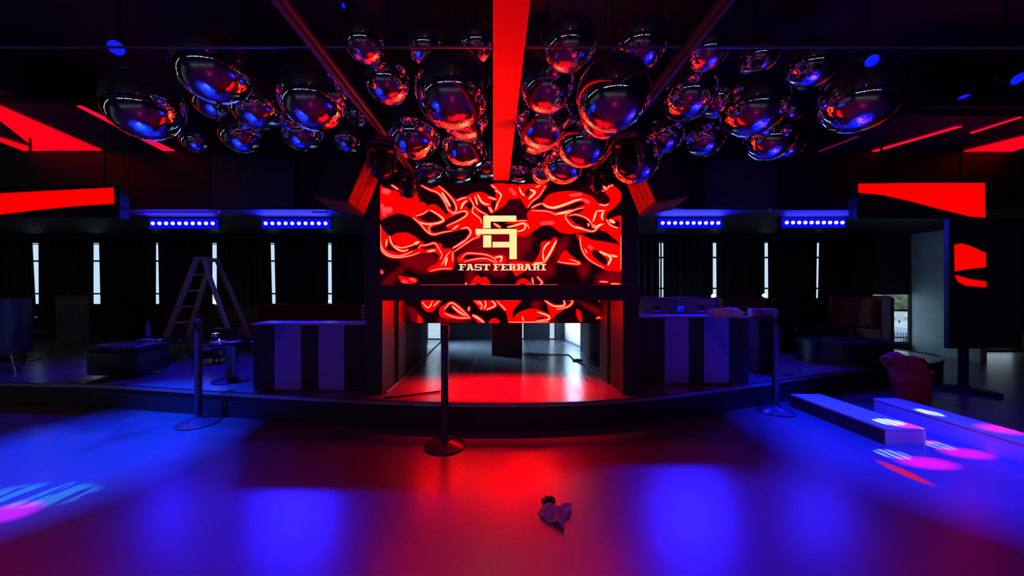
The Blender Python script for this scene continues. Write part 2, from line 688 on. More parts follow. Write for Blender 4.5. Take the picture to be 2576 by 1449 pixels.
added_lamp_row((-6.2, YR), (4.6, YR), 1.65, 'added row of short white lamps reflected across the balloon tops')
added_lamp_row((XL, -4.6), (XL, 4.6), 1.7, 'added row of short white lamps reflected along the left sides of the balloons')

# ================================================================== STAGE
front = [(-11.2, 5.2), (-9, 4.45), (-7, 4.1), (-5.5, 3.95), (-4.2, 3.85), (-2.45, 3.53), (-1.2, 3.33), (0, 3.24), (1.2, 3.37), (2.7, 3.88),
         (4.3, 4.5), (5.3, 4.78), (6.0, 4.98), (6.5, 5.25), (6.8, 5.6), (6.75, 6.1), (6.35, 6.6), (5.8, 7.28), (-11.2, 7.28)]


def smooth_poly(pts, n=6):
    out = []
    k = len(pts)
    for i in range(k - 1):
        p0 = np.array(pts[max(i - 1, 0)]); p1 = np.array(pts[i]); p2 = np.array(pts[i + 1]); p3 = np.array(pts[min(i + 2, k - 1)])
        for t in np.linspace(0, 1, n, endpoint=False):
            out.append(tuple(0.5 * ((2 * p1) + (-p0 + p2) * t + (2 * p0 - 5 * p1 + 4 * p2 - p3) * t * t + (-p0 + 3 * p1 - 3 * p2 + p3) * t ** 3)))
    out.append(tuple(pts[-1]))
    return out


sp = smooth_poly(front[:-1], 5) + [front[-1]]
st = empty('stage_platform')
tag(st, 'low black curved stage platform across the room under the video wall', 'stage')
MB().prism(sp, ZS - .03, ZS).build('deck', M['stage'], st)
inner = [(x, y + .015) for x, y in sp]
MB().prism(inner, 0.0, ZS - .03).build('fascia', M['black'], st)
rim = MB()
for a, bb in zip(sp[:-2], sp[1:-1]):
    rim.bar((a[0], a[1] + .012, ZS + .003), (bb[0], bb[1] + .012, ZS + .003), .02, .012)
rim.build('edge_trim', mat('edge_metal', (0.12, 0.12, 0.14), 0.3, metal=0.8), st)

# ---- portal frame under and around the video wall
YS = 4.0                     # video wall plane
fr = empty('portal_frame', (0, 3.6, ZS))
fr.location = (0, 0, 0)
tag(fr, 'black frame of square posts and crossbeam carrying the video wall', 'frame')
yf = 3.52
navy = mat('frame_black', (0.012, 0.012, 0.018), 0.55)
for a, bb, y0, y1, zt in ((921, 962, yf, 4.15, PZ(715, 3.52)), (1567, 1608, yf, 4.15, PZ(715, 3.52)), (965, 1003, 3.95, 4.25, 1.25), (1527, 1563, 3.95, 4.25, 1.25)):
    yy = y0
    MB().box(PX(a, yy), PX(bb, yy), y0, y1, ZS, zt, .004).build('post', navy, fr)
MB().box(PX(919, yf), PX(1610, yf), yf - .015, 4.155, PZ(756, yf) , PZ(717.5, yf), .004).build('crossbeam', navy, fr)
MB().box(PX(905, 4.02), PX(957, 4.02), 4.16, 4.25, ZS, 2.45).build('side_panel', navy, fr)
MB().box(PX(1564, 4.02), PX(1616, 4.02), 4.16, 4.25, ZS, 2.45).build('side_panel', navy, fr)
# passage walls under the screen
struct(MB().box(-1.24, -1.17, 4.26, 5.6, ZS, 2.4).build('wall_passage_left', mat('passage_wall', (0.025, 0.012, 0.016), 0.8)))
struct(MB().box(1.34, 1.41, 4.26, 6.1, ZS, 2.4).build('wall_passage_right', bpy.data.materials['passage_wall']))
# black column in the passage
cb = MB().box(PX(1237, 5.56), PX(1314, 5.56), 5.56, 5.9, ZS, 2.74, .006).build('column', M['black'])
tag(cb, 'square black column standing in the middle of the stage passage', 'column')
# white drape, lit by an added lamp, at the right end of the passage
dr = MB()
n = 50
bm = dr.bm
x0_, y0_ = 1.27, 7.22
x1_, y1_ = 1.44, 6.12
top = []; bot = []
for i in range(n + 1):
    s = i / n
    wv = 0.012 * math.sin(s * 40)
    top.append(bm.verts.new((x0_ + (x1_ - x0_) * s + wv, y0_ + (y1_ - y0_) * s, 1.5)))
    bot.append(bm.verts.new((x0_ + (x1_ - x0_) * s + wv, y0_ + (y1_ - y0_) * s, ZS + .02)))
for i in range(n):
    bm.faces.new((top[i], top[i + 1], bot[i + 1], bot[i]))
drm = bpy.data.materials.new('sheer_white'); drm.use_nodes = True
p = drm.node_tree.nodes['Principled BSDF']
tl = drm.node_tree.nodes.new('ShaderNodeBsdfTranslucent'); tl.inputs[0].default_value = (.85, .87, .92, 1)
df = drm.node_tree.nodes.new('ShaderNodeBsdfDiffuse'); df.inputs[0].default_value = (.8, .82, .86, 1)
mx = drm.node_tree.nodes.new('ShaderNodeMixShader'); mx.inputs[0].default_value = .6
drm.node_tree.links.new(df.outputs[0], mx.inputs[1]); drm.node_tree.links.new(tl.outputs[0], mx.inputs[2])
drm.node_tree.links.new(mx.outputs[0], drm.node_tree.nodes['Material Output'].inputs[0])
g = bmesh.ops.solidify(bm, geom=bm.faces[:], thickness=0.003)
o = dr.build('sheer_drape', drm, smooth='all')
tag(o, 'bright white sheer drape at the right end of the stage passage', 'drape')
light('added_passage_light', 'AREA', (1.95, 6.7, 1.0), (1.3, 6.65, .9), (.48, .72, 1.0), 60, shape='RECTANGLE', size=.8, size_y=1.0, spread=math.radians(70))  # added lamp out of view behind the drape, brightens it
light('added_passage_light', 'AREA', (-1.95, 6.75, 1.1), (-.3, 6.3, .25), (.34, .62, 1.0), 24, shape='RECTANGLE', size=.6, size_y=.7, spread=math.radians(60))  # second added lamp, unseen, brightens the passage floor
# cable and dropped cloth on the stage deck
cab = MB()
path = [on_z(x, y, ZS + .008) for x, y in ((1316, 892), (1360, 891.5), (1430, 892), (1445, 905), (1470, 918), (1500, 935), (1522, 945))]
for a, bb in zip(path, path[1:]):
    cab.tube(a, bb, .007, 8)
tag(cab.build('cable', M['black']), 'thin black cable crossing the stage deck to the right post', 'cable')
cab = MB()
path = [on_z(x, y, ZS + .01) for x, y in ((965, 1001), (1010, 996), (1060, 990), (1108, 984))]
for a, bb in zip(path, path[1:]):
    cab.tube(a, bb, .009, 8)
tag(cab.build('cable', M['black']), 'black cable on the stage left of the centre stanchion', 'cable')
cab = MB()
path = [on_z(x, y, ZS + .008) for x, y in ((972, 988), (1010, 955), (1040, 926), (1072, 897), (1090, 876), (1108, 860))]
for a, bb in zip(path, path[1:]):
    cab.tube(a, bb, .012, 8)
tag(cab.build('cable', mat('tape_grey', (.25, .25, .28), .4)), 'taped grey cable along the left side of the passage', 'cable')


def rag(px, py, z, s, m, label, seed, name='crumpled_cloth', cat='cloth', sz=(1, .7, .35)):
    rnd = random.Random(seed)
    c = on_z(px, py, z)
    mb = MB()
    bmesh.ops.create_icosphere(mb.bm, subdivisions=4, radius=1)
    for v in mb.bm.verts:
        q = v.co.copy()
        k = 1 + .25 * math.sin(7 * q.x + 3 * q.y + seed) + .2 * math.sin(11 * q.y - 5 * q.z + seed) + .12 * math.sin(19 * q.x * q.z + seed)
        v.co = Vector((q.x * k * sz[0] * s, q.y * k * sz[1] * s, (max(q.z, -.35) * k + .35) * sz[2] * s))
    o = mb.build(name, m, smooth='all', loc=c)
    return tag(o, label, cat)


rag(1452, 908, ZS, .055, M['black'], 'small black cloth bundle on the stage deck by the right passage wall', 1)
rag(1380, 1261, 0, .032, M['black'], 'small dark bottle-cap-like lump on the dance floor above the paper scrap', 2, 'black_lump', 'debris', (1, 1, .5))


# ================================================================== VIDEO WALL CONTENT
def srgb(c):
    return np.array([((v / 255) / 12.92 if v / 255 <= .04045 else ((v / 255 + .055) / 1.055) ** 2.4) for v in c])


class Canvas:
    def __init__(s, x0, x1, y0, y1, step, base):
        s.x0, s.x1, s.y0, s.y1 = x0, x1, y0, y1
        s.nx = int((x1 - x0) / step) + 1
        s.ny = int((y1 - y0) / step) + 1
        s.X, s.Y = np.meshgrid(np.linspace(x0, x1, s.nx), np.linspace(y0, y1, s.ny))
        s.C = np.zeros((s.ny, s.nx, 3)) + srgb(base)

    def dist(s, pts, closed):
        d = np.full(s.X.shape, 1e9)
        tt = np.zeros(s.X.shape)
        n = len(pts)
        rng = range(n if closed else n - 1)
        for i in rng:
            ax, ay = pts[i]; bx, by = pts[(i + 1) % n]
            dx, dy = bx - ax, by - ay
            L = dx * dx + dy * dy + 1e-9
            t = np.clip(((s.X - ax) * dx + (s.Y - ay) * dy) / L, 0, 1)
            q = np.hypot(s.X - ax - t * dx, s.Y - ay - t * dy)
            mk = q < d
            d = np.where(mk, q, d)
            tt = np.where(mk, (i + t) / max(1, n - 1), tt)
        return d, tt

    def fill(s, pts, color, soft=2.0, curve=True):
        if curve:
            pts = smooth_poly(list(pts) + [pts[0]], 4)[:-1]
        d, _ = s.dist(pts, True)
        ins = np.zeros(s.X.shape, bool)
        n = len(pts)
        for i in range(n):
            ax, ay = pts[i]; bx, by = pts[(i + 1) % n]
            c = ((ay > s.Y) != (by > s.Y)) & (s.X < (bx - ax) * (s.Y - ay) / ((by - ay) if by != ay else 1e-9) + ax)
            ins ^= c
        sd = np.where(ins, -d, d)
        a = np.clip(.5 - sd / (2 * soft), 0, 1)[..., None]
        s.C = s.C * (1 - a) + srgb(color) * a

    def stroke(s, pts, w, color, soft=1.0, taper=True):
        if len(pts) > 2:
            pts = smooth_poly(pts, 5)
        d, t = s.dist(pts, False)
        ww = w * (0.35 + .65 * np.sin(np.clip(t, 0, 1) * PI) ** .6) if taper else w
        a = np.clip((ww / 2 - d) / soft + .5, 0, 1)[..., None]
        s.C = s.C * (1 - a) + srgb(color) * a

    def hot(s, pts, w):
        s.stroke(pts, w + 5, (255, 0, 10), 2.5)
        s.stroke(pts, w + 1.6, (255, 40, 52), 1.2)
        s.stroke(pts, max(w, 1.1), (255, 218, 160), 1.3)

    def mesh(s, name, Y, gain, parent):
        """the glowing pixel surface as a colour-attribute mesh, front at depth Y"""
        nx, ny = s.nx, s.ny
        vs = np.stack([(s.X - CX) / F * Y, np.full(s.X.shape, Y), CH + (CY - s.Y) / F * Y], -1).reshape(-1, 3)
        idx = np.arange(nx * ny).reshape(ny, nx)
        q = np.stack([idx[1:, :-1], idx[1:, 1:], idx[:-1, 1:], idx[:-1, :-1]], -1).reshape(-1, 4)
        me = bpy.data.meshes.new(name)
        me.vertices.add(len(vs)); me.vertices.foreach_set('co', vs.ravel())
        me.loops.add(q.size); me.loops.foreach_set('vertex_index', q.ravel().astype(np.int32))
        me.polygons.add(len(q)); me.polygons.foreach_set('loop_start', np.arange(0, q.size, 4, dtype=np.int32))
        me.polygons.foreach_set('loop_total', np.full(len(q), 4, dtype=np.int32))
        me.update()
        ca = me.color_attributes.new('picture', 'FLOAT_COLOR', 'POINT')
        c = np.clip(s.C, 0, 1).reshape(-1, 3)
        red = c[:, :1] ** 4 * gain
        col = np.concatenate([c[:, :1] + red, c[:, 1:2], c[:, 2:3], np.ones((len(c), 1))], 1)
        ca.data.foreach_set('color', col.ravel().astype(np.float32))
        o = bpy.data.objects.new(name, me)
        COL.objects.link(o)
        o.parent = parent
        m = bpy.data.materials.new(name + '_glow'); m.use_nodes = True
        nt = m.node_tree; nt.nodes.clear()
        a = nt.nodes.new('ShaderNodeAttribute'); a.attribute_name = 'picture'
        e = nt.nodes.new('ShaderNodeEmission'); e.inputs[1].default_value = 1.0
        u = nt.nodes.new('ShaderNodeOutputMaterial')
        nt.links.new(a.outputs['Color'], e.inputs[0]); nt.links.new(e.outputs[0], u.inputs[0])
        me.materials.append(m)
        return o


K = .207


def L(*p):
    return [(940 + u * K, 440 + v * K) for u, v in p]


def R(*p):
    return [(1250 + u * K, 440 + v * K) for u, v in p]


RD = (255, 0, 0); DR = (120, 0, 14); DK = (20, 0, 8); PK = (255, 95, 95)
cv = Canvas(957, 1563, 461, 717, 1.0, (22, 0, 9))
# soft deep red clouds
for P in (L((90, 1340), (180, 1240), (300, 1150), (420, 1060), (380, 1130), (280, 1240), (180, 1340)),
          L((300, 1020), (560, 960), (760, 1000), (800, 1140), (600, 1180), (420, 1120)),
          L((1010, 1000), (1120, 880), (1300, 760), (1600, 700), (1600, 1200), (1300, 1150), (1080, 1100)),
          R((-60, 640), (260, 700), (420, 720), (400, 900), (300, 1020), (200, 1090), (-60, 1090)),
          R((700, 900), (840, 760), (850, 860), (780, 1000), (700, 1060)),
          R((1200, 1330), (1240, 1220), (1380, 1160), (1520, 1140), (1520, 1330)),
          R((980, 1120), (1100, 1080), (1110, 1180), (1040, 1250)),
          R((560, 1100), (680, 1080), (680, 1200), (560, 1240), (380, 1200)),
          L((1130, 1180), (1230, 1180), (1200, 1330), (1140, 1330)), L((560, 480), (700, 470), (760, 560), (640, 570))):
    cv.fill(P, DR, 9)
for P in (R((20, 380), (120, 310), (260, 300), (350, 400), (370, 540), (240, 560), (240, 480), (20, 480)),
          R((310, 950), (430, 930), (450, 1020), (380, 1050)), L((1130, 480), (1250, 470), (1250, 560), (1150, 560))):
    cv.fill(P, (55, 0, 14), 8)
# red masses
for P, s in ((L((70, 120), (160, 170), (300, 210), (335, 275), (410, 245), (500, 225), (545, 285), (560, 330), (620, 345), (650, 410), (560, 470), (500, 520), (400, 490), (300, 465), (200, 490), (130, 525), (60, 510)), 2.2),
             (L((210, 750), (280, 712), (400, 706), (480, 740), (560, 800), (600, 830), (480, 860), (400, 885), (290, 860)), 2),
             (L((60, 600), (120, 680), (180, 760), (210, 870), (320, 935), (450, 920), (560, 890), (700, 830), (820, 840), (840, 900), (960, 915), (965, 1140), (820, 1150), (680, 1175), (660, 1140), (790, 1060), (750, 970), (600, 945), (450, 980), (300, 1005), (170, 960), (90, 860)), 2),
             (L((470, 520), (700, 360), (830, 430), (880, 500), (900, 470), (1060, 440), (1120, 380), (1220, 400), (1300, 500), (1340, 600), (1340, 720), (1240, 760), (1190, 770), (1160, 680), (1080, 660), (950, 690), (830, 705), (720, 730), (640, 690), (560, 600)), 2),
             (L((570, 120), (660, 180), (800, 140), (900, 220), (960, 270), (1020, 300), (1120, 262), (1230, 215), (1330, 215), (1420, 265), (1500, 320), (1550, 230), (1520, 190), (1420, 120), (1620, 120), (1620, 330), (1480, 440), (1420, 470), (1300, 470), (1200, 330), (1120, 350), (1060, 440), (1010, 460), (930, 470), (880, 400), (820, 260), (700, 190)), 1.6),
             (L((1180, 1335), (1250, 1225), (1310, 1260), (1360, 1240), (1400, 1335)), 2.5),
             (L((305, 1225), (400, 1245), (500, 1255), (525, 1290), (480, 1316), (340, 1312)), 1.6),
             (L((1020, 1010), (1110, 950), (1350, 955), (1440, 985), (1570, 975), (1600, 1060), (1480, 1080), (1350, 1050), (1100, 1060), (1030, 1060)), 2.5),
             (R((550, 340), (620, 250), (720, 215), (850, 200), (1000, 210), (1150, 262), (1240, 350), (1330, 385), (1375, 290), (1310, 200), (1350, 140), (1420, 140), (1500, 215), (1505, 300), (1420, 400), (1330, 470), (1310, 560), (1240, 650), (1160, 690), (1000, 700), (880, 715), (760, 690), (660, 620), (560, 615), (460, 670), (400, 710), (385, 600), (370, 470), (420, 420)), 1.8),
             (R((-10, 120), (230, 120), (262, 200), (270, 280), (130, 300), (20, 360), (-10, 400)), 2),
             (R((270, 120), (600, 120), (520, 250), (430, 330), (375, 405), (330, 360), (280, 260)), 1.6),
             (R((1250, 670), (1330, 560), (1420, 520), (1515, 520), (1515, 830), (1440, 780), (1340, 700)), 2),
             (R((960, 720), (1050, 740), (1150, 790), (1260, 810), (1515, 880), (1515, 1150), (1400, 1160), (1310, 1150), (1200, 1070), (1090, 1020), (1040, 920), (1010, 820)), 2),
             (R((735, 1060), (820, 920), (890, 975), (1025, 1085), (900, 1095)), 2),
             (R((230, 1230), (150, 1060), (350, 1060), (450, 1060), (530, 920), (545, 820), (650, 800), (700, 760), (735, 800), (660, 960), (590, 1070), (400, 1120), (320, 1180)), 2.5),
             (R((225, 1338), (270, 1275), (330, 1262), (390, 1295), (410, 1338)), 2.5),
             (R((100, 590), (240, 555), (380, 555), (395, 660), (330, 730), (230, 720), (230, 600)), 2),
             (R((240, 720), (400, 700), (330, 740), (260, 730)), 3)):
    cv.fill(P, RD, s)
# dark hollows inside the red
for P in (L((510, 505), (600, 470), (690, 440), (780, 490), (820, 530), (780, 565), (680, 580), (600, 560)),
          L((750, 610), (900, 530), (1020, 480), (1120, 450), (1110, 500), (1000, 560), (900, 600), (880, 650), (760, 645)),
          L((690, 640), (720, 620), (900, 650), (960, 660), (860, 690), (760, 700), (700, 690)),
          L((830, 180), (900, 220), (980, 360), (985, 430), (940, 420), (860, 300)),
          L((200, 800), (290, 905), (400, 900), (560, 850), (460, 915), (330, 955), (230, 930), (150, 900)),
          L((590, 880), (650, 860), (740, 850), (760, 880), (660, 900), (600, 910)),
          L((1090, 1010), (1150, 965), (1340, 975), (1440, 1030), (1340, 1010), (1150, 1040)),
          L((1170, 300), (1230, 290), (1290, 380), (1400, 440), (1390, 480), (1280, 420)),
          L((1280, 300), (1330, 370), (1400, 400), (1420, 470), (1330, 420), (1260, 330)),
          L((1430, 310), (1490, 320), (1470, 430), (1430, 390)),
          L((1120, 390), (1180, 350), (1220, 400), (1190, 440)),
          L((660, 920), (780, 960), (800, 1010), (690, 960)),
          R((430, 390), (520, 350), (600, 400), (720, 405), (860, 370), (1010, 320), (1075, 350), (1000, 385), (900, 425), (760, 450), (640, 442), (480, 425)),
          R((850, 500), (980, 478), (1100, 530), (1170, 640), (1160, 675), (1060, 650), (960, 600)),
          R((880, 450), (1000, 400), (1065, 405), (1040, 440), (920, 490)),
          R((1150, 970), (1180, 905), (1300, 980), (1340, 1040), (1340, 1100), (1240, 1060)),
          R((1350, 540), (1400, 530), (1480, 560), (1500, 600), (1470, 650), (1380, 600)),
          R((350, 190), (400, 160), (410, 200), (370, 260), (340, 230)),
          R((1330, 130), (1300, 150), (1240, 170), (1330, 240), (1340, 330), (1240, 350), (1170, 270), (1000, 190), (1130, 120))):
    cv.fill(P, (38, 0, 10), 1.6)
cv.fill(R((520, 470), (640, 450), (720, 485), (600, 490)), (150, 0, 14), 4)
# pink glows
for P, r in ((L((130, 195), (170, 205)), 12), (L((150, 430), (190, 425)), 14), (L((100, 370), (130, 480)), 7), (R((1050, 300), (1110, 330)), 6), (R((550, 590), (680, 580)), 6),
             (R((170, 180), (215, 230)), 7), (R((900, 250), (1020, 235)), 5), (L((360, 1290), (395, 1300)), 5), (L((450, 1265), (500, 1285)), 5), (L((80, 1170), (100, 1185)), 7), (R((1120, 870), (1150, 890)), 6)):
    cv.stroke(P, r, (255, 80, 85), 6, False)
HL = [(L((830, 215), (880, 300), (930, 385)), 4.5), (L((790, 135), (900, 230), (985, 340), (1005, 430), (960, 460), (915, 425)), 2),
      (L((690, 430), (780, 480), (850, 545), (800, 580), (700, 597), (600, 590), (500, 545)), 3.6), (L((510, 500), (600, 470), (670, 425)), 1.6),
      (L((480, 520), (560, 590), (650, 690), (730, 725), (830, 700), (950, 680)), 1.8), (L((730, 600), (670, 640), (690, 705)), 1.6),
      (L((890, 620), (1000, 570), (1100, 515), (1140, 465), (1090, 440), (950, 480)), 2.4), (L((960, 665), (1030, 610)), 3.5),
      (L((1060, 655), (1140, 640), (1180, 700), (1130, 780), (1050, 825)), 2.6), (L((960, 892), (1060, 832), (1130, 785)), 2.6), (L((980, 930), (1080, 862), (1200, 782), (1290, 752)), 1.5),
      (L((580, 128), (680, 180), (790, 225), (870, 340), (910, 440)), 1.8), (L((1010, 312), (1060, 292), (1130, 272)), 2.4), (L((1060, 415), (1085, 355), (1130, 312)), 4.5),
      (L((1160, 268), (1215, 370), (1200, 450), (1290, 530), (1310, 590)), 2), (L((1230, 260), (1260, 365)), 3), (L((1260, 238), (1320, 335), (1400, 362)), 4), (L((1400, 390), (1440, 455)), 4.5),
      (L((1390, 270), (1490, 300)), 3), (L((1545, 280), (1510, 340), (1480, 425)), 3), (L((1225, 385), (1290, 440), (1390, 492)), 1.6),
      (L((190, 740), (230, 850), (330, 922), (420, 910)), 3), (L((230, 850), (330, 885), (440, 862), (550, 820)), 1.8), (L((490, 840), (550, 815)), 6),
      (L((82, 610), (92, 850), (160, 950), (270, 985), (360, 975), (470, 930)), 2), (L((78, 650), (88, 880), (150, 970), (280, 1003), (450, 980), (560, 940)), 1.5),
      (L((545, 890), (575, 858), (650, 852), (740, 830), (800, 910), (830, 970), (812, 1020)), 1.7), (L((650, 930), (750, 915)), 4), (L((890, 1000), (870, 1100)), 5),
      (L((825, 1100), (880, 990), (930, 930)), 1.8), (L((962, 930), (960, 1050)), 1.5), (L((690, 1170), (800, 1142), (950, 1138)), 1.3),
      (L((1060, 1030), (1110, 965), (1180, 952), (1350, 968), (1440, 1000), (1500, 1060)), 1.5), (L((1100, 1055), (1200, 1030), (1350, 1015), (1440, 1045), (1480, 1070)), 1.5),
      (L((1470, 1005), (1555, 995), (1540, 1060)), 4), (L((1430, 122), (1490, 170)), 2.6), (L((1500, 180), (1560, 240)), 1.3), (L((160, 780), (150, 870)), 2.6), (L((1120, 1310), (1125, 1336)), 1.4),
      (L((215, 122), (300, 178)), 2), (L((490, 150), (520, 130)), 4), (L((1460, 590), (1540, 640)), 3), (L((1250, 735), (1290, 730)), 3),
      (R((560, 350), (620, 388), (710, 396), (850, 350), (950, 312), (1030, 296)), 5), (R((720, 476), (820, 458), (925, 428)), 5), (R((420, 400), (480, 370), (545, 345)), 1.8),
      (R((420, 436), (540, 436), (640, 450), (720, 490)), 1.3), (R((880, 497), (960, 482), (1080, 520), (1150, 590), (1162, 640)), 1.5),
      (R((1060, 400), (960, 420), (860, 470), (832, 510), (870, 575), (950, 640), (1050, 662), (1170, 686), (1250, 622), (1300, 592)), 2.2), (R((945, 632), (1055, 658)), 4),
      (R((1190, 645), (1270, 600)), 6), (R((1210, 440), (1190, 500), (1170, 565)), 4), (R((1300, 430), (1275, 500), (1285, 545)), 4.5), (R((1220, 438), (1310, 434)), 3),
      (R((1108, 590), (1118, 622)), 2.6), (R((1180, 600), (1180, 635)), 2.2), (R((1240, 358), (1320, 372), (1355, 350)), 2.2), (R((1130, 122), (1300, 198)), 2), (R((1290, 125), (1325, 180)), 4),
      (R((1330, 185), (1370, 128)), 2), (R((1382, 138), (1410, 122)), 2), (R((1330, 540), (1380, 612), (1470, 645)), 2), (R((1370, 550), (1430, 580)), 7), (R((1508, 740), (1508, 1150)), 1.2),
      (R((1012, 745), (1020, 850), (1060, 960), (1150, 1052), (1300, 1132)), 1.4), (R((1250, 930), (1340, 972), (1460, 992)), 5.5), (R((1340, 970), (1385, 1015), (1350, 1095)), 5),
      (R((1070, 900), (1092, 950)), 2), (R((560, 930), (590, 862), (640, 820)), 4), (R((722, 800), (650, 940), (575, 1060)), 5), (R((560, 940), (565, 1050)), 3), (R((450, 1076), (560, 1068)), 4),
      (R((740, 1055), (850, 1072), (990, 1082), (990, 1060), (880, 1028)), 1.6), (R((405, 180), (460, 212), (388, 292)), 5), (R((270, 150), (300, 222), (335, 250)), 3), (R((590, 130), (520, 250), (420, 330), (378, 395)), 1.4),
      (R((470, 150), (530, 128)), 2.2), (R((130, 632), (200, 622), (290, 592), (345, 600), (330, 662), (250, 690)), 4), (R((240, 560), (362, 556)), 1.5), (R((366, 590), (392, 655)), 1.5),
      (R((-20, 190), (50, 240), (20, 330)), 3), (R((430, 1250), (442, 1332)), 1.5), (R((490, 1240), (550, 1308), (520, 1332)), 2), (R((1250, 1296), (1350, 1302)), 1.3), (R((1385, 1322), (1500, 1330)), 2)]
for P, wd in HL:
    cv.hot(P, wd)
cv.stroke([(1058, 717), (1400, 716)], 1.6, (200, 60, 80), .8, False)

vw = empty('video_wall')
tag(vw, 'large wide screen showing glossy red liquid folds and a pale yellow logo', 'screen')
cv.mesh('display', YS, 5.0, vw)
MB().box(PX(955, YS), PX(1565, YS), YS + .004, YS + .10, PZ(719, YS), PZ(459.5, YS)).build('cabinet', M['black'], vw)
LG = emit('logo_yellow', (1.0, .86, .34), 1.0)
LT = emit('letter_cream', (1.0, .74, .42), 1.0)


def rect(mb, x0, x1, y0, y1, Y):
    mb.box(PX(x0, Y), PX(x1, Y), Y - .004, Y, PZ(y1, Y), PZ(y0, Y))


lg = MB()
yl = YS - .002
for a in ((1215.5, 1299, 542.5, 557.5), (1215.5, 1234.5, 557.5, 574), (1196.5, 1300, 576, 589), (1215.5, 1236, 592, 622.5), (1239, 1281.5, 608.5, 622.5), (1281.5, 1300, 589, 652)):
    rect(lg, *a, yl)
lg.build('logo', LG, vw)

# ---- slab letters built from strokes; each glyph on a 10 x 10 grid (y down), stem 2.6
GLY = {
    'F': [(0, 0, 10, 1.5), (2, 0, 4.8, 10), (0, 8.7, 7, 10), (2, 4.2, 7.6, 5.6), (8.6, 0, 10, 3.2)],
    'A': 'A',
    'S': [(1, 0, 9, 1.5), (0, 1, 2.6, 5), (1, 4.3, 9, 5.8), (7.4, 5.2, 10, 9.2), (1, 8.5, 9, 10), (8.6, 0, 10, 3), (0, 7, 1.4, 10)],
    'T': [(0, 0, 10, 1.5), (3.6, 0, 6.4, 10), (2, 8.7, 8, 10), (0, 0, 1.3, 3.2), (8.7, 0, 10, 3.2)],
    'E': [(0, 0, 10, 1.5), (2, 0, 4.8, 10), (0, 8.6, 10, 10), (2, 4.2, 7.6, 5.6), (8.6, 0, 10, 3), (8.6, 7, 10, 10)],
    'R': [(0, 0, 8.6, 1.5), (2, 0, 4.8, 10), (0, 8.7, 6, 10), (2, 4.6, 8.2, 6), (7.2, 1, 9.8, 5.4), (7, 6, 9.4, 10), (7, 8.7, 10.4, 10)],
    'I': [(0, 0, 8, 1.5), (2.6, 0, 5.4, 10), (0, 8.6, 8, 10)],
}
let = MB()
y0l, y1l = 664.2, 680.2


def glyph(c, x, wpx):
    k = wpx / 10.0
    v = (y1l - y0l) / 10.0
    g = GLY[c]
    if g == 'A':
        def q(pts):
            let.prism_xz([(PX(x + a * k, yl), PZ(y0l + b_ * v, yl)) for a, b_ in pts], yl - .004, yl)
        q([(3.2, 0), (5.2, 0), (3.2, 10), (.9, 10)])
        q([(4.2, 0), (6.8, 0), (9.6, 10), (6.7, 10)])
        q([(2.6, 5.8), (7.4, 5.8), (7.8, 7.2), (2.3, 7.2)])
        q([(0, 8.8), (4, 8.8), (4, 10), (0, 10)])
        q([(6, 8.8), (10.2, 8.8), (10.2, 10), (6, 10)])
        q([(1.6, 0), (6, 0), (6, 1.3), (1.6, 1.3)])
    else:
        for a, b_, c2, d in g:
            rect(let, x + a * k, x + c2 * k, y0l + b_ * v, y0l + d * v, yl)


for c, x, wd in (('F', 1154, 18), ('A', 1173, 19), ('S', 1194, 18), ('T', 1214, 19), ('F', 1240.5, 17.5), ('E', 1259, 18), ('R', 1278, 18.5), ('R', 1298.5, 18.5), ('A', 1318, 19), ('R', 1338.5, 18.5), ('I', 1360, 17.5)):
    glyph(c, x, wd)
let.build('lettering', LT, vw)

# ---- lower video strip
K2 = .2


def A(*p):
    return [(980 + u * K2, 730 + v * K2) for u, v in p]


def Bq(*p):
    return [(1260 + u * K2, 730 + v * K2) for u, v in p]


c2 = Canvas(1003, 1527, 755, 812, 1.0, (18, 0, 8))
for P in (A((640, 330), (900, 360), (1000, 420), (620, 420)), A((200, 200), (340, 260), (420, 410), (300, 410)), Bq((560, 300), (640, 340), (700, 410), (560, 410)), Bq((950, 130), (1150, 200), (1330, 300), (1200, 300)), Bq((430, 120), (520, 160), (460, 230), (380, 200))):
    c2.fill(P, (110, 0, 12), 6)
for P, s in ((A((398, 125), (635, 125), (600, 200), (530, 268), (460, 262), (410, 200)), 1.6), (A((632, 225), (700, 180), (770, 145), (880, 200), (1020, 345), (980, 362), (780, 355), (640, 325)), 1.6),
             (A((1045, 125), (1320, 125), (1340, 205), (1240, 245), (1150, 245), (1100, 190)), 1.6), (A((1340, 125), (1460, 125), (1460, 260), (1390, 190)), 1.6), (A((1245, 410), (1290, 362), (1350, 365), (1375, 412)), 1.6),
             (A((108, 215), (150, 178), (175, 250), (200, 300), (170, 350), (110, 385)), 2), (A((358, 318), (410, 370), (400, 425), (358, 425)), 1.5), (A((1040, 305), (1110, 330), (1200, 412), (1120, 412)), 1.6),
             (Bq((-10, 125), (240, 120), (190, 200), (140, 280), (150, 410), (100, 410), (70, 280), (-10, 180)), 2), (Bq((165, 410), (185, 320), (280, 262), (420, 236), (560, 290), (620, 335), (590, 400), (430, 395), (280, 410)), 2),
             (Bq((580, 150), (700, 235), (820, 215), (700, 300), (640, 350), (615, 290)), 2), (Bq((955, 240), (1005, 290), (1010, 395), (960, 330)), 2), (Bq((1215, 118), (1332, 118), (1332, 195), (1280, 180)), 1.5)):
    c2.fill(P, RD, s)
for P in (A((690, 255), (770, 185), (860, 255), (930, 320), (840, 315), (720, 285)), Bq((420, 350), (500, 330), (560, 350), (480, 375))):
    c2.fill(P, (30, 0, 8), 1.4)
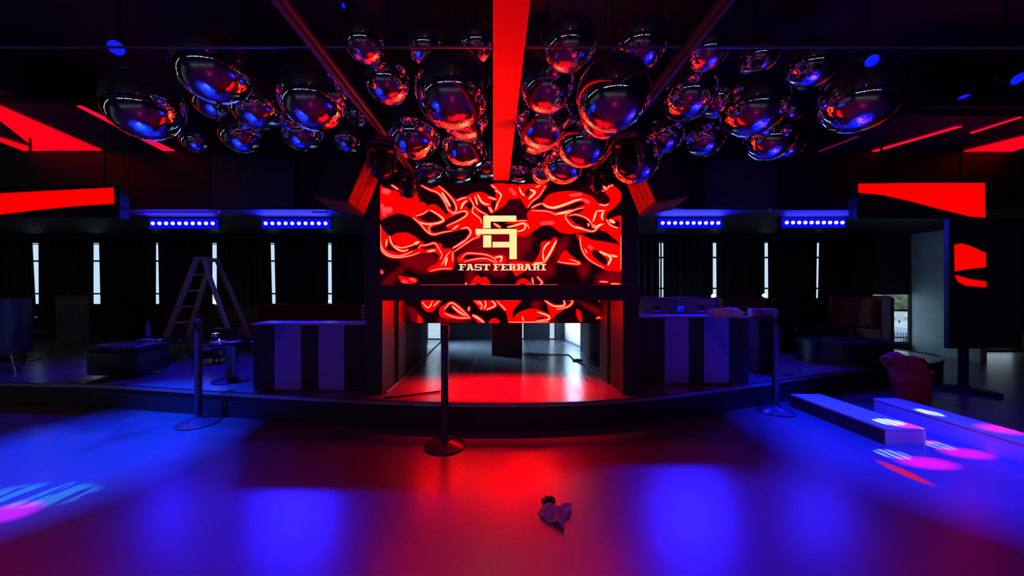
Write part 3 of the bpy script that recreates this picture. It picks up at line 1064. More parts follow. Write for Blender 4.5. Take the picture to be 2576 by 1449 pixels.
for P, wd in ((A((412, 150), (470, 215), (510, 200), (540, 130)), 2.2), (A((550, 205), (625, 130)), 2.2), (A((690, 240), (770, 160), (870, 215), (1010, 348)), 2.2), (A((1010, 348), (840, 345), (690, 290)), 2), (A((790, 205), (870, 270), (950, 320)), 3.2),
              (A((1080, 130), (1140, 185)), 1.6), (A((1125, 128), (1160, 190), (1150, 238)), 2.6), (A((1200, 128), (1210, 190), (1185, 235)), 3), (A((1280, 130), (1330, 190), (1220, 245)), 3), (A((1350, 130), (1449, 250)), 1.6),
              (A((1045, 315), (1110, 350), (1185, 405)), 4), (A((120, 300), (140, 315)), 9), (A((1000, 210), (995, 260)), 1.6), (Bq((0, 180), (60, 250)), 2), (Bq((460, 275), (540, 300), (605, 330), (590, 370), (440, 388)), 3.2),
              (Bq((545, 122), (640, 188), (720, 205), (800, 185), (790, 125)), 3), (Bq((700, 242), (830, 212), (895, 160), (885, 122), (825, 120)), 2.2), (Bq((1255, 350), (1300, 350)), 10), (Bq((1200, 355), (1330, 310)), 1.4), (Bq((270, 330), (285, 395)), 2),
              (Bq((0, 124), (230, 124)), 1.4), (Bq((100, 402), (600, 400)), 1.2)):
    c2.hot(P, wd)
YL = 4.28
lw = empty('lower_video_strip')
tag(lw, 'narrow strip screen with red liquid folds below the crossbeam', 'screen')
c2.mesh('display', YL, 45.0, lw)
MB().box(PX(1001, YL), PX(1529, YL), YL + .004, YL + .08, PZ(813, YL), PZ(750, YL)).build('cabinet', M['black'], lw)

# ================================================================== CEILING BEAM AND PIPES
bp = [(1240, 0), (1335, 0), (1280, 462), (1240, 462)]
zb = 2.50
P = []
for x, y in ((1240, -3000), (1692, -3000), (1280, 470), (1240, 470)):
    P.append(on_z(x, y, zb))
P[2] = Vector((P[2].x * 3.985 / P[2].y, 3.985, zb)); P[3] = Vector((P[3].x * 3.985 / P[3].y, 3.985, zb))


def beam_material():
    m = mat('painted_beam', (0.75, 0.05, 0.03), 0.6, spec=.2)  # the beam's red is its own paint
    nt = m.node_tree
    p = nt.nodes['Principled BSDF']
    tc = nt.nodes.new('ShaderNodeTexCoord')
    n = nt.nodes.new('ShaderNodeTexNoise'); n.inputs['Scale'].default_value = 9; n.inputs['Detail'].default_value = 9; n.inputs['Roughness'].default_value = .7
    nt.links.new(tc.outputs['Object'], n.inputs[0])
    sp_ = nt.nodes.new('ShaderNodeSeparateXYZ'); nt.links.new(tc.outputs['Object'], sp_.inputs[0])
    # chipped paint along the left edge of the front third
    e1 = nt.nodes.new('ShaderNodeMapRange'); e1.inputs[1].default_value = -.02; e1.inputs[2].default_value = -.065; e1.inputs[3].default_value = -.12; e1.inputs[4].default_value = .22
    nt.links.new(sp_.outputs[0], e1.inputs[0])
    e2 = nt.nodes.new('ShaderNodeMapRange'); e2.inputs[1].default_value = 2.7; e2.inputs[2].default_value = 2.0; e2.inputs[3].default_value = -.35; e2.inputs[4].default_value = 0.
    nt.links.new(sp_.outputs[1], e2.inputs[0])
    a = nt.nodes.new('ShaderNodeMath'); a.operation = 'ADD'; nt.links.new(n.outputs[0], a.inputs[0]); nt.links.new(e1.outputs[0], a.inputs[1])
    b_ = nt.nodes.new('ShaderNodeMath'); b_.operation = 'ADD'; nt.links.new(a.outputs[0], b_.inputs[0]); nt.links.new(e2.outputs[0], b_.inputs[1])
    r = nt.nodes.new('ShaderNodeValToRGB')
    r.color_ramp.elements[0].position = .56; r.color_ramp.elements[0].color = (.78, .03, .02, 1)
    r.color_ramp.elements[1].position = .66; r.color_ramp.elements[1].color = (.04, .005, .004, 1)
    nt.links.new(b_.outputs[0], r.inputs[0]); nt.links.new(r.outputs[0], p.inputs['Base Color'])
    return m


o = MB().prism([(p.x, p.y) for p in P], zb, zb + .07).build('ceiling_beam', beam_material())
tag(o, 'long red-painted ceiling beam, running from overhead to the video wall', 'beam')
for yy in (1.5, 2.6, 3.6):
    MB().tube((-.04, yy, zb + .07), (-.04, yy, ZC - .001), .012).build('hanger', M['metal'], o)

# added fixtures on the crossbeam, put there to light the ceiling beam red
zcb = PZ(717.5, yf)
for k, (xx, tgt, pw, ang) in enumerate(((-.24, (-.05, 1.9, 2.5), 260, 30), (.22, (-.05, 3.2, 2.5), 110, 46))):
    f_ = empty('added_wash_light', (xx, 3.72, zcb))
    tag(f_, ('added black flood light on the crossbeam left of centre', 'added black flood light on the crossbeam right of centre')[k], 'light', 'added red flood lights on the crossbeam')
    MB().box(-.03, .03, -.03, .03, 0, .012).build('base', M['metal'], f_)
    MB().tube((0, -.02, .016), (0, .02, .024), .008).build('body', M['metal'], f_)
    light('added_wash_beam', 'SPOT', (xx, 3.68, zcb + .05), tgt, RED, pw, spot_size=math.radians(ang), spot_blend=.5, shadow_soft_size=.015)

# lighting pipes running towards the screen
pl = []
for sx, lab in ((-1, 'black lighting pipe running from overhead to the left top corner of the screen'), (1, 'black lighting pipe running from overhead to the right top corner of the screen')):
    x = -.955 if sx < 0 else .965
    z = 2.555
    o = MB().tube((x, -2.0, z), (x, 3.95, z), .024).tube((x, -2.0, z - .045), (x, 3.95, z - .045), .012).build('lighting_pipe', mat('pipe_paint%d' % (sx + 1), (.10, .09, .10), .35), smooth=True)
    for yy in (1.2, 2.2, 3.94):
        MB().tube((x, yy, z), (x, yy, ZC - .001), .008).build('hanger', M['metal'], o)
    tag(o, lab, 'pipe', 'lighting pipes beside the balloons')
# thin pipe crossing the room in front of the top balloons
o = MB().tube((-4.6, 2.0, PZ(119, 2.0)), (4.0, 2.0, PZ(119, 2.0)), .006).build('cross_wire', mat('wire', (.2, .2, .25), .3, metal=.5), smooth=True)
for xx in (-4.5, 0, 3.9):
    MB().tube((xx, 2.0, PZ(119, 2.0)), (xx, 2.0, ZC - .001), .003).build('hanger', M['metal'], o)
tag(o, 'thin straight wire spanning the room in front of the highest balloons', 'wire')

# ================================================================== BALLOONS
BALLS = [
 (1, -2.72, 2.724, 2.69, 0.25),
 (2, -2.037, 2.529, 2.874, 0.25),
 (3, -2.348, 3.429, 3.07, 0.243),
 (4, -1.442, 2.734, 2.767, 0.25),
 (5, -3.458, 4.042, 2.987, 0.15),
 (6, -2.686, 3.693, 2.908, 0.207),
 (7, -2.94, 3.651, 3.242, 0.205),
 (8, -2.153, 3.857, 3.005, 0.224),
 (9, -1.78, 4.152, 3.051, 0.18),
 (10, -1.717, 4.257, 3.382, 0.16),
 (11, -0.977, 3.078, 3.1, 0.211),
 (12, -0.382, 2.825, 2.868, 0.3),
 (13, -0.893, 3.625, 2.874, 0.269),
 (14, -0.341, 3.407, 2.963, 0.25),
 (15, -0.407, 3.959, 2.901, 0.301),
 (16, -0.914, 4.495, 2.825, 0.213),
 (17, -0.513, 4.429, 2.775, 0.188),
 (18, -0.198, 4.629, 2.911, 0.198),
 (19, -1.042, 2.712, 3.176, 0.16),
 (20, -0.614, 2.894, 3.271, 0.162),
 (21, -0.199, 2.896, 3.294, 0.16),
 (22, 0.413, 2.201, 2.811, 0.168),
 (23, 1.04, 2.689, 3.153, 0.2),
 (24, 0.325, 2.56, 2.762, 0.197),
 (25, 0.601, 1.931, 2.348, 0.194),
 (26, 0.364, 3.012, 2.722, 0.25),
 (27, 0.594, 2.615, 2.379, 0.191),
 (28, 0.651, 2.273, 2.405, 0.148),
 (29, 0.301, 4.451, 2.891, 0.187),
 (30, 0.586, 3.391, 2.492, 0.2),
 (31, 0.2, 4.19, 2.68, 0.153),
 (32, 0.437, 3.825, 2.545, 0.127),
 (33, 0.353, 3.622, 2.832, 0.18),
 (34, 1.182, 3.161, 2.435, 0.21),
 (35, 1.796, 3.979, 3.019, 0.231),
 (36, 1.69, 3.245, 3.083, 0.25),
 (37, 2.263, 3.998, 2.995, 0.228),
 (38, 2.066, 2.94, 2.806, 0.25),
 (39, 1.621, 2.821, 3.186, 0.16),
 (40, 2.19, 3.059, 3.294, 0.16),
 (41, 2.789, 3.237, 3.332, 0.22),
 (42, 2.409, 3.22, 2.657, 0.2),
 (43, 3.706, 4.62, 3.144, 0.18),
 (44, 3.641, 4.523, 3.553, 0.166),
 (45, 2.652, 2.663, 2.72, 0.25),
 (46, 0.369, 3.543, 3.546, 0.172),
 (47, 1.29, 3.735, 3.568, 0.151),
 (48, 2.166, 3.574, 3.209, 0.2),
]
BL = {
 1: 'big mirror balloon farthest left in the cluster, above the red ceiling strips',
 2: 'big mirror balloon high at the upper left corner of the cluster',
 3: 'mirror balloon tucked below and behind the big upper left one',
 4: 'big mirror balloon left of the left lighting pipe, blue middle with red right edge',
 5: 'small blue mirror balloon lowest at the left end, right of the leftmost big one',
 6: 'mirror balloon at the bottom left with purple streaks, second along the lower edge',
 7: 'dim dark red balloon peeking out under the big upper left one',
 8: 'mirror balloon below the big one left of the left pipe, third along the lower edge',
 9: 'mirror balloon with red lower right, just left of the left moving head light',
 10: 'small dim blue balloon hidden behind the left lighting pipe',
 11: 'mirror balloon just right of the left pipe, short red arc at lower right',
 12: 'largest mirror balloon left of the red ceiling beam, with white dashes across its top',
 13: 'mirror balloon above the top left corner of the screen, with a red bottom edge',
 14: 'mirror balloon showing only as a crescent under the largest one left of the beam',
 15: 'mirror balloon lowest beside the red beam on its left, red bowl-like edge',
 16: 'strongly red-lit balloon just above the upper left part of the screen',
 17: 'small mirror balloon touching the top of the screen left of the beam',
 18: 'small red balloon partly hidden behind the left side of the red beam',
 19: 'dark red-tinted balloon top row left, right of the left pipe',
 20: 'dark red-tinted balloon in the middle of the top row left of the beam',
 21: 'dark red-tinted balloon of the top row beside the left side of the red beam',
 22: 'mirror balloon of the top row just right of the red beam, with red lower left',
 23: 'mirror balloon of the top row, second to the right of the red beam',
 24: 'mirror balloon touching the red beam on its right, below the top row',
 25: 'largest mirror balloon right of the red beam, with a thick red lower edge',
 26: 'big mirror balloon against the right side of the red beam at mid height',
 27: 'mirror balloon with a wide red bowl edge just left of the right pipe',
 28: 'mirror balloon showing as a red crescent under the largest one right of the beam',
 29: 'small mirror balloon low beside the red beam on its right',
 30: 'pink and red-lit balloon just above the upper right part of the screen',
 31: 'smallest red balloon directly right of the beam at the top of the screen',
 32: 'tiny red balloon at the screen top between its red-lit neighbours right of the beam',
 33: 'red balloon mostly hidden behind the mid-height one right of the beam',
 34: 'crinkled balloon half red half blue hanging above the right loudspeaker',
 35: 'blue mirror balloon right of the right moving head light',
 36: 'big mirror balloon right of the right lighting pipe in the second row',
 37: 'mirror balloon on the lower edge of the cluster, second right of the right pipe',
 38: 'big blue mirror balloon with red left edge, centre of the right half of the cluster',
 39: 'dim dark red balloon of the top row, first right of the right pipe',
 40: 'dim dark red balloon of the top row, second right of the right pipe',
 41: 'blue mirror balloon high at the right end of the cluster',
 42: 'mirror balloon with a dark patch at the lower right end of the cluster',
 43: 'small blue balloon showing as a sliver at the lower right corner of the cluster',
 44: 'small dim pinkish balloon hidden left of the farthest right balloon',
 45: 'largest mirror balloon farthest right in the cluster, above the right ceiling panel',
 46: 'dim blue balloon almost hidden by the red beam on its right side',
 47: 'small dim blue balloon behind the two largest ones right of the beam',
 48: 'dim balloon behind and between the two big ones right of the right pipe'}
CRINK = {34: .9, 5: .5, 6: .5}


def ball_mesh(crinkle):
    mb = MB()
    bmesh.ops.create_uvsphere(mb.bm, u_segments=64, v_segments=40, radius=1)
    for v in mb.bm.verts:
        q = v.co
        a = math.atan2(q.y, q.x)
        s = abs(math.cos(2 * a)) ** 30 * (1 - q.z * q.z)
        k = 1 + .004 * s * math.sin(40 * q.z) - .006 * s
        if crinkle:
            k += crinkle * .012 * math.sin(31 * q.x + 17 * q.z) * math.sin(27 * q.y - 13 * q.z)
        if q.z > .93:
            k *= 1 - .15 * (q.z - .93) / .07 * .4
        v.co = q * k
    # neck gathered at the top
    mb.lathe([(.10, .93), (.035, .985), (.028, 1.03), (.045, 1.07)], seg=14)
    me = bpy.data.meshes.new('balloon')
    for f in mb.bm.faces:
        f.smooth = True
    mb.bm.to_mesh(me)
    mb.bm.free()
    me.materials.append(M['foil'])
    return me


BM = {0: ball_mesh(0), .9: ball_mesh(.9), .5: ball_mesh(.5)}
sm = MB().tube((0, 0, 0), (0, 0, 1), .0025, 6)
sme = bpy.data.meshes.new('string')
sm.bm.to_mesh(sme); sm.bm.free(); sme.materials.append(M['metal'])
for (i, x, y, z, r) in BALLS:
    o = bpy.data.objects.new('balloon', BM[CRINK.get(i, 0)])
    COL.objects.link(o)
    o.location = (x, y, z)
    o.scale = (r, r, r)
    o.rotation_euler = (random.uniform(-.05, .05), random.uniform(-.05, .05), random.uniform(0, 6.28))
    tag(o, BL[i], 'balloon', 'mirror balloons hanging from the ceiling')
    t = bpy.data.objects.new('string', sme)
    COL.objects.link(t)
    t.parent = o
    Mo = Matrix.LocRotScale(o.location, o.rotation_euler, o.scale)
    tipw = Mo @ Vector((0, 0, 1.03))
    ztop = ZC - .002
    for (k2, bx, by, bz, br) in BALLS:
        h2 = (bx - tipw.x) ** 2 + (by - tipw.y) ** 2
        if k2 != i and bz > z and h2 < br * br:
            ztop = min(ztop, bz - math.sqrt(br * br - h2))
    tw = Matrix.Translation(tipw) @ Matrix.Diagonal((1, 1, max(.01, ztop - tipw.z), 1))
    t.matrix_parent_inverse = Matrix.Identity(4)
    t.matrix_local = Mo.inverted() @ tw

# ================================================================== MOVING HEADS, LOUDSPEAKERS, LED BARS


def moving_head(loc, rz, tilt, label, s=1.0, lens=None):
    """hangs from above: base on top, yoke arms, tilted head with lens"""
    r = empty('moving_head_light', loc, rz)
    r.scale = (s, s, s)
    tag(r, label, 'stage light', 'moving head lights')
    MB().box(-.13, .13, -.11, .11, -.10, 0, .012).build('base', M['metal'], r)
    y = MB().box(-.135, .135, -.05, .05, -.125, -.10, .008)
    y.build('yoke', M['metal'], r)
    for sx in (-1, 1):
        MB().box(sx * .135 - .018, sx * .135 + .018, -.05, .05, -.33, -.10, .01).build('arm', M['metal'], r)
    h = MB().lathe([(.05, -.15), (.085, -.13), (.10, -.02), (.105, .10), (.095, .14), (.08, .145)], axis='Z', seg=28)
    hm = Matrix.Translation((0, 0, -.27)) @ Matrix.Rotation(tilt, 4, 'X') @ Matrix.Rotation(PI, 4, 'X')
    ho = h.build('head', M['metal'], r, smooth=True, mw=hm)
    MB().lathe([(.078, .1455), (.06, .155), (.02, .16)], seg=28).build('lens', lens or mat('dark_lens', (.02, .02, .03), .05, spec=1), ho, smooth=True)
    return r


zp = 2.49
moving_head((-.955, 2.85, zp - .0), .3, -.6, 'black moving head light hanging under the left lighting pipe', .75)
moving_head((.965, 2.75, zp), -.3, -.6, 'black moving head light hanging under the right lighting pipe', .75)
moving_head((-.955, 3.7, zp), .5, .5, 'black moving head light by the top left corner of the screen', .6)
moving_head((.965, 3.62, zp), -.5, .5, 'black moving head light by the top right corner of the screen', .5)

PAR = emit('blue_lens', (.006, .012, 1.0), 1.0)
PARD = emit('blue_lens_dim', (.004, .006, .5), .6)


def par_can(px, py, z, rad, dirv, m, label):
    c = on_z(px, py, z)
    r = empty('par_light', c)
    tag(r, label, 'spotlight', 'round blue spotlights on the ceiling')
    q = Vector(dirv).to_track_quat('Z', 'Y').to_matrix().to_4x4()
    b_ = MB().lathe([(rad * .6, -.22), (rad * .95, -.16), (rad * 1.05, 0), (rad * 1.15, .01), (rad * 1.15, .03), (rad, .03), (rad, .0)], seg=30)
    bo = b_.build('can', M['metal'], r, smooth=True, mw=q)
    MB().lathe([(rad * .98, .0), (rad * .7, .012), (rad * .1, .02)], seg=30).build('lens', m, bo, smooth=True)
    br = MB().box(-rad * 1.2, rad * 1.2, -.01, .01, .0, .02)
    br.tube((0, 0, .01), (0, 0, ZC - z), .01)
    br.build('bracket', M['metal'], r, mw=Matrix.Translation((0, 0, .0)) @ Matrix.Translation(Vector(dirv).normalized() * -.12))
    return r


par_can(293, 120, 3.3, .055, (.6, -.75, -.55), PAR, 'blue-glowing spotlight at the top left above the balloon cluster')
par_can(2192, 152, 2.75, .036, (-.5, -.7, -.6), PAR, 'blue-glowing spotlight above the farthest right balloon')
par_can(2558, 197, 3.1, .05, (-.3, -.75, -.65), PAR, 'round blue spotlight at the right edge of the frame')
par_can(2424, 240, 3.2, .045, (-.2, -.3, -1), PAR, 'blue spotlight seen edge-on near the upper right')
par_can(866, 14, 3.3, .018, (0, -.75, -.65), PAR, 'tiny blue spotlight at the very top left of centre')

# loudspeakers
SP0 = Vector((-1.556, 3.6, 2.152))
SR = Matrix(((0.93603657, 0.19957992, 0.2898334), (-0.2660971, 0.94038346, 0.21182844), (-0.23027783, -0.27540299, 0.93334094)))
SW, SH, SD = .41692758, .50579624, .28903529


def wood_material():
    m = mat('speaker_wood', (.55, .5, .48), .5)
    nt = m.node_tree
    p = nt.nodes['Principled BSDF']
    tc = nt.nodes.new('ShaderNodeTexCoord')
    mp = nt.nodes.new('ShaderNodeMapping'); mp.inputs['Scale'].default_value = (30, 30, 3)
    nt.links.new(tc.outputs['Object'], mp.inputs[0])
    n = nt.nodes.new('ShaderNodeTexNoise'); n.inputs['Scale'].default_value = 1.2; n.inputs['Detail'].default_value = 6
    nt.links.new(mp.outputs[0], n.inputs[0])
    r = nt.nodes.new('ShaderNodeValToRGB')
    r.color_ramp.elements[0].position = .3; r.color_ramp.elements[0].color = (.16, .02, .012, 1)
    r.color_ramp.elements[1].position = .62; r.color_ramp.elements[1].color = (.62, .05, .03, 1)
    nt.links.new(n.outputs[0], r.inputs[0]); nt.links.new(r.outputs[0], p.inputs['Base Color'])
    return m


WD = wood_material()


def speaker(mirror, label):
    """cabinet in its own frame: x across the front, y back, z up, origin at the lower inner front corner"""
    r = empty('loudspeaker')
    s = -1 if mirror else 1
    Rm = SR.to_4x4()
    Mw = Matrix.Translation(SP0) @ Rm
    if mirror:
        # a rotation (not a reflection): mirrored axes with x flipped back
        S = Matrix.Diagonal((-1, 1, 1, 1))
        Mw = S @ Mw @ S
    r.matrix_world = Mw
    x0, x1 = (-SW, 0) if not mirror else (0, SW)
    MB().box(x0, x1, 0, SD, 0, SH, .006).build('cabinet', WD, r)
    MB().box(x0 + .012, x1 - .012, -.014, -.002, .012, SH - .012, .004).build('grille', mat('grille_black', (.015, .015, .018), .5, bump=.8, bscale=400), r)
    xs = 0 if not mirror else 0
    side = MB()
    e = .003 * (1 if not mirror else -1)
    side.box(min(xs, xs + e), max(xs, xs + e), .14, .146, .02, SH - .02)
    side.box(min(xs, xs + e), max(xs, xs + e), .0, SD, .0, .03)
    side.box(min(xs, xs + e), max(xs, xs + e), .18, .186, .3, SH - .05)
    side.build('side_groove', M['black'], r)
    br = MB()
    mx = (x0 + x1) / 2
    top_l = Vector((mx, SD / 2, SH))
    tw = Mw @ top_l
    inv = Mw.inverted()
    end = inv @ Vector((tw.x, tw.y, ZC))
    br.tube(top_l, end, .012)
    br.build('hanging_bracket', M['metal'], r)
    tag(r, label, 'loudspeaker', 'loudspeakers flanking the video wall')
    return r


speaker(False, 'tilted loudspeaker with red-lit wooden side, hanging left of the video wall')
speaker(True, 'tilted loudspeaker with red-lit wooden side, hanging right of the video wall')

# LED bars
LENS = emit('led_lens', (1.0, .72, .86), 1.6)
BP = emit('halo_blue', (.002, .003, 1.0), .9)  # blue halo around the lenses, put into an emissive plate


def led_bar(b, label):
    x, y, z, hw = bar_pos(b)
    r = empty('led_bar', (x, y, z))
    tag(r, label, 'light', 'blue LED bars under the bulkhead')
    h = .075
    MB().box(-hw - .02, hw + .02, -.005, .06, -h - .01, h + .01, .004).build('housing', M['metal'], r)
    MB().box(-hw - .01, hw + .01, -.03, -.006, -h, h, .008).build('halo_plate', BP, r)
    for k in range(10):
        lx = -hw * .89 + k * (2 * hw * .89) / 9
        MB().lathe([(.027, 0), (.026, -.012), (.02, -.02), (.008, -.024)], c=(lx, -.032, 0), seg=20, axis='Y').build('lens', LENS, r, smooth=True)
    for sx in (-.6, .6):
        MB().box(sx * hw - .02, sx * hw + .02, .061, .10, .0, lowz - z).build('bracket', M['metal'], r)
    return r


for b, lb in zip(BARS, ('blue LED bar farthest left, above the ladder and bright slits',
                        'blue LED bar above the striped left table',
                        'blue LED bar nearest the right side of the video wall',
                        'blue LED bar farthest right, left of the board with painted red light')):
    led_bar(b, lb)

# bare steel pipes just below the bulkhead
for a, bb, py, lab in ((302, 551, 533, 'bright horizontal steel pipe above the leftmost LED bar'), (785, 826, 534, 'short steel pipe beside the left loudspeaker'),
                       (1936, 2147, 527, 'bright horizontal steel pipe above the rightmost LED bar'), (1667, 1718, 524, 'short steel pipe beside the right loudspeaker')):
    y = 4.75
    o = MB().tube((PX(a, y), y, PZ(py, y)), (PX(bb, y), y, PZ(py, y)), .010, 12).build('steel_pipe', mat('bright_steel', (.8, .8, .85), .25, metal=.9) if 'bright_steel' not in bpy.data.materials else bpy.data.materials['bright_steel'], smooth=True)
    for t in (.08, .92):
        xx = PX(a + (bb - a) * t, y)
        MB().tube((xx, y, PZ(py, y)), (xx, y, ZC - .001), .005, 8).build('hanger', M['metal'], o)
    tag(o, lab, 'pipe', 'steel pipes under the bulkhead')


# ================================================================== BLACK BOARDS AND DISPLAY PANEL, RED LIGHT PAINTED IN
def board(px0, px1, py0, py1, Y, pic, name, label, depth=.12, step=1.5, base=(2, 2, 6)):  # black board; red light and reflections on it are painted as emission
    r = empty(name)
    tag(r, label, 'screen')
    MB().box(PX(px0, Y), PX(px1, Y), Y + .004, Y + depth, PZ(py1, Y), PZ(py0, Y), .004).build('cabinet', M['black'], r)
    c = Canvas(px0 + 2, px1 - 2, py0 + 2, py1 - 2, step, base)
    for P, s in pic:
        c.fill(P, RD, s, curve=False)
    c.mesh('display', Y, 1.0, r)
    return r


o = board(-260, 300, 466, 548, 4.5, [([(-300, 494), (0, 487), (285, 472.5), (287, 512), (200, 517), (100, 527), (0, 539), (-300, 570)], 2.2)], 'painted_glow_board', 'long black board with a painted band of red light at the left edge of the frame')
for xx in (60, 250):
    MB().tube((PX(xx, 4.5), 4.56, PZ(466, 4.5)), (PX(xx, 4.5), 4.56, ZC - .001), .012).build('hanger', M['metal'], o)
o = board(2157, 2481, 458, 550, 4.6, [([(2159, 463), (2300, 460.5), (2477, 460.5), (2478.5, 547), (2440, 544), (2370, 527), (2280, 503), (2220, 490), (2159, 484)], 2.0)], 'painted_glow_board', 'black board with a painted wedge of reflected red, upper right of the room')
for xx in (2230, 2430):
    MB().tube((PX(xx, 4.6), 4.66, PZ(458, 4.6)), (PX(xx, 4.6), 4.66, ZC - .001), .012).build('hanger', M['metal'], o)

YT = 4.5
r = board(2389, 2574, 551, 877, YT, [([(2401, 616), (2420, 613), (2440, 619), (2480, 637), (2480, 672), (2440, 676), (2402, 682)], 1.4), ([(2403, 693), (2440, 703), (2480, 709), (2481, 722), (2430, 718), (2410, 708)], 2.5)],  # red reflections in the dark panel, painted in as emission
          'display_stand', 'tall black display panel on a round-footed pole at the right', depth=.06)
cx_ = PX(2436, YT)
MB().lathe([(.30, 0), (.30, .012), (.10, .03), (.05, .06), (.045, .10)], c=(cx_, YT + .05, 0), seg=40).build('foot', M['black'], r, smooth=True)
MB().tube((cx_, YT + .05, .08), (cx_, YT + .05, PZ(870, YT)), .045).build('pole', M['black'], r, smooth=True)
# white slot light on the far wall to the right
# ================================================================== STRIPED TABLES ON THE STAGE
def striped(px0, px1, pyt, pyb, stripes, label, side):
    Y = F * (CH - ZS) / (pyb - CY)
    zt = PZ(pyt, Y)
    x0, x1 = PX(px0, Y), PX(px1, Y)
    r = empty('striped_table', ((x0 + x1) / 2, Y, ZS))
    tag(r, label, 'table', 'cloth-covered tables on the stage')
    ox, hgt = (x0 + x1) / 2, zt - ZS
    d = .24
    r['x'] = 0
    del r['x']
    # cloth body with striped panels as separate lengths of fabric
    dark = M['leather']
    MB().box(x0 - ox + .005, x1 - ox - .005, .012, d, .01, hgt - .012).build('body', mat('cloth_black', (.018, .018, .025), .8), r)
    stripe_blue = bpy.data.materials.get('cloth_blue') or mat('cloth_blue', (.20, .20, .80), .75)  # stripe cloth has a blue base colour
    for a, bb in stripes:
        n = 14
        mb = MB()
        xa_, xb_ = PX(a, Y) - ox, PX(bb, Y) - ox
        mb.box(xa_, xb_, .0, .012, .015, hgt - .012, .003)
        mb.build('cloth_stripe', stripe_blue, r)['label'] = 'blue cloth stripe'
    MB().box(x0 - ox, x1 - ox, -.015, d + .01, hgt - .012, hgt + .01, .004).build('table_top', bpy.data.materials.get('top_satin') or mat('top_satin', (.35, .35, .4), .35), r)
    return r


striped(634, 921, 815, 985, [(690, 757), (801, 866), (628, 634)][:2], 'table in black and blue striped cloth left of the video wall', 'left')
striped(1602, 1886, 797, 968, [(1672, 1733), (1771, 1834)], 'table in black and blue striped cloth right of the video wall', 'right')

# flight case on/behind the right table
Yc = 4.42
fc = empty('flight_case', (PX(1711, Yc), Yc, ZS))
tag(fc, 'purple-lit flight case with metal corners behind the right striped table', 'case')
fx = (1802 - 1618) / 2 / F * Yc
zc0, zc1 = PZ(800, Yc) - ZS, PZ(750, Yc) - ZS
MB().box(-fx, fx, 0, .5, 0, zc0, .01).build('trolley', M['black'], fc)
cm = mat('case_laminate', (.30, .26, .30), .35)
MB().box(-fx, fx, 0, .5, zc0, zc0 + (zc1 - zc0) * .58, .006).build('body', cm, fc)
lid = MB().box(-fx, fx, 0, .5, zc0 + (zc1 - zc0) * .62, zc1, .006).build('lid', cm, fc)
tr = MB()
for z in (zc0 + .004, zc0 + (zc1 - zc0) * .6, zc1):
    tr.box(-fx - .006, fx + .006, -.008, .006, z - .008, z + .008)
for x in (-fx, fx):
    tr.box(x - .012, x + .012, -.01, .01, zc0, zc1)
tr.build('edge_trim', M['steel'], fc)
for x in (-.29, .0, .25):
    MB().box(x - .045, x + .045, -.016, -.006, zc0 + .07, zc0 + .15, .004).tube((x, -.022, zc0 + .11), (x, -.006, zc0 + .11), .02).build('latch', M['chrome'], fc)
for x in (-fx, fx):
    bmm = MB()
    bmesh.ops.create_uvsphere(bmm.bm, u_segments=14, v_segments=10, radius=.024)
    bmm.build('corner_ball', M['chrome'], fc, smooth='all', loc=(x, 0, zc1 - .004))
rag(1826, 793, PZ(797, 3.889) + .014, .125, M['paper'], 'crumpled white foil sheet on the right striped table', 5, 'foil_sheet', 'foil', (1.35, .7, .42))

# ================================================================== STANCHIONS


def stanchion(px, py, label, pr=.03, br=.172):
    p = on_z(px, py, 0)
    r = empty('stanchion', p)
    tag(r, label, 'stanchion', 'black belt stanchions on the dance floor')
    MB().lathe([(br, 0), (br, .012), (br * .8, .03), (.05, .052), (.036, .07)], seg=48).build('base', bpy.data.materials.get('stanchion_base') or mat('stanchion_base', (.05, .05, .06), .28, spec=.7), r, smooth=True)
    MB().lathe([(pr, .06), (pr, .92)], seg=28).build('post', bpy.data.materials.get('stanchion_post') or mat('stanchion_post', (.045, .045, .055), .3, spec=.6), r, smooth=True)
    MB().lathe([(pr, .921), (pr + .006, .925), (pr + .006, .985), (pr * .9, 1.0), (pr * .3, 1.003)], seg=28).build('belt_head', M['metal'], r, smooth=True)
    MB().box(-.012, .012, -pr - .012, -pr - .004, .932, .975, .002).build('belt_clip', M['chrome'], r)
    return r


stanchion(1119, 1122, 'black stanchion in front of the stage centre, left of the red floor glow')
stanchion(499, 1066, 'black stanchion at the left in front of the ladder')
stanchion(1950, 1036, 'black stanchion at the right, beside the low blue bench')

# ================================================================== BENCHES ON THE FLOOR
bm_ = mat('bench_white', (.55, .55, .58), .4)
side_m = mat('bench_side', (.03, .03, .04), .45)
side_w = mat('bench_side_white', (.5, .5, .54), .45)


def bench(x0, x1, y0, y1, h, rz, label, side_m=side_m):
    cx0, cy0 = (x0 + x1) / 2, (y0 + y1) / 2
    r = empty('low_bench', (cx0, cy0, 0), rz)
    tag(r, label, 'bench', 'low box benches on the dance floor')
    w_, l_ = (x1 - x0) / 2, (y1 - y0) / 2
    MB().box(-w_, w_, -l_, l_, h - .02, h, .003).build('top', bm_, r)
    MB().box(-w_ + .004, w_ - .004, -l_ + .012, l_ - .004, 0, h - .02).build('body', side_m, r)
    MB().box(-w_, w_, -l_, -l_ + .012, 0, h - .02, .002).build('end_panel', bm_, r)
    return r


bench(3.17, 3.50, 2.95, 3.93, .14, 0, 'low bench with blue-lit top next to the right stanchion')
bench(3.86, 4.12, 1.95, 3.72, .16, 0, 'second low bench farther right, partly out of frame', side_w)

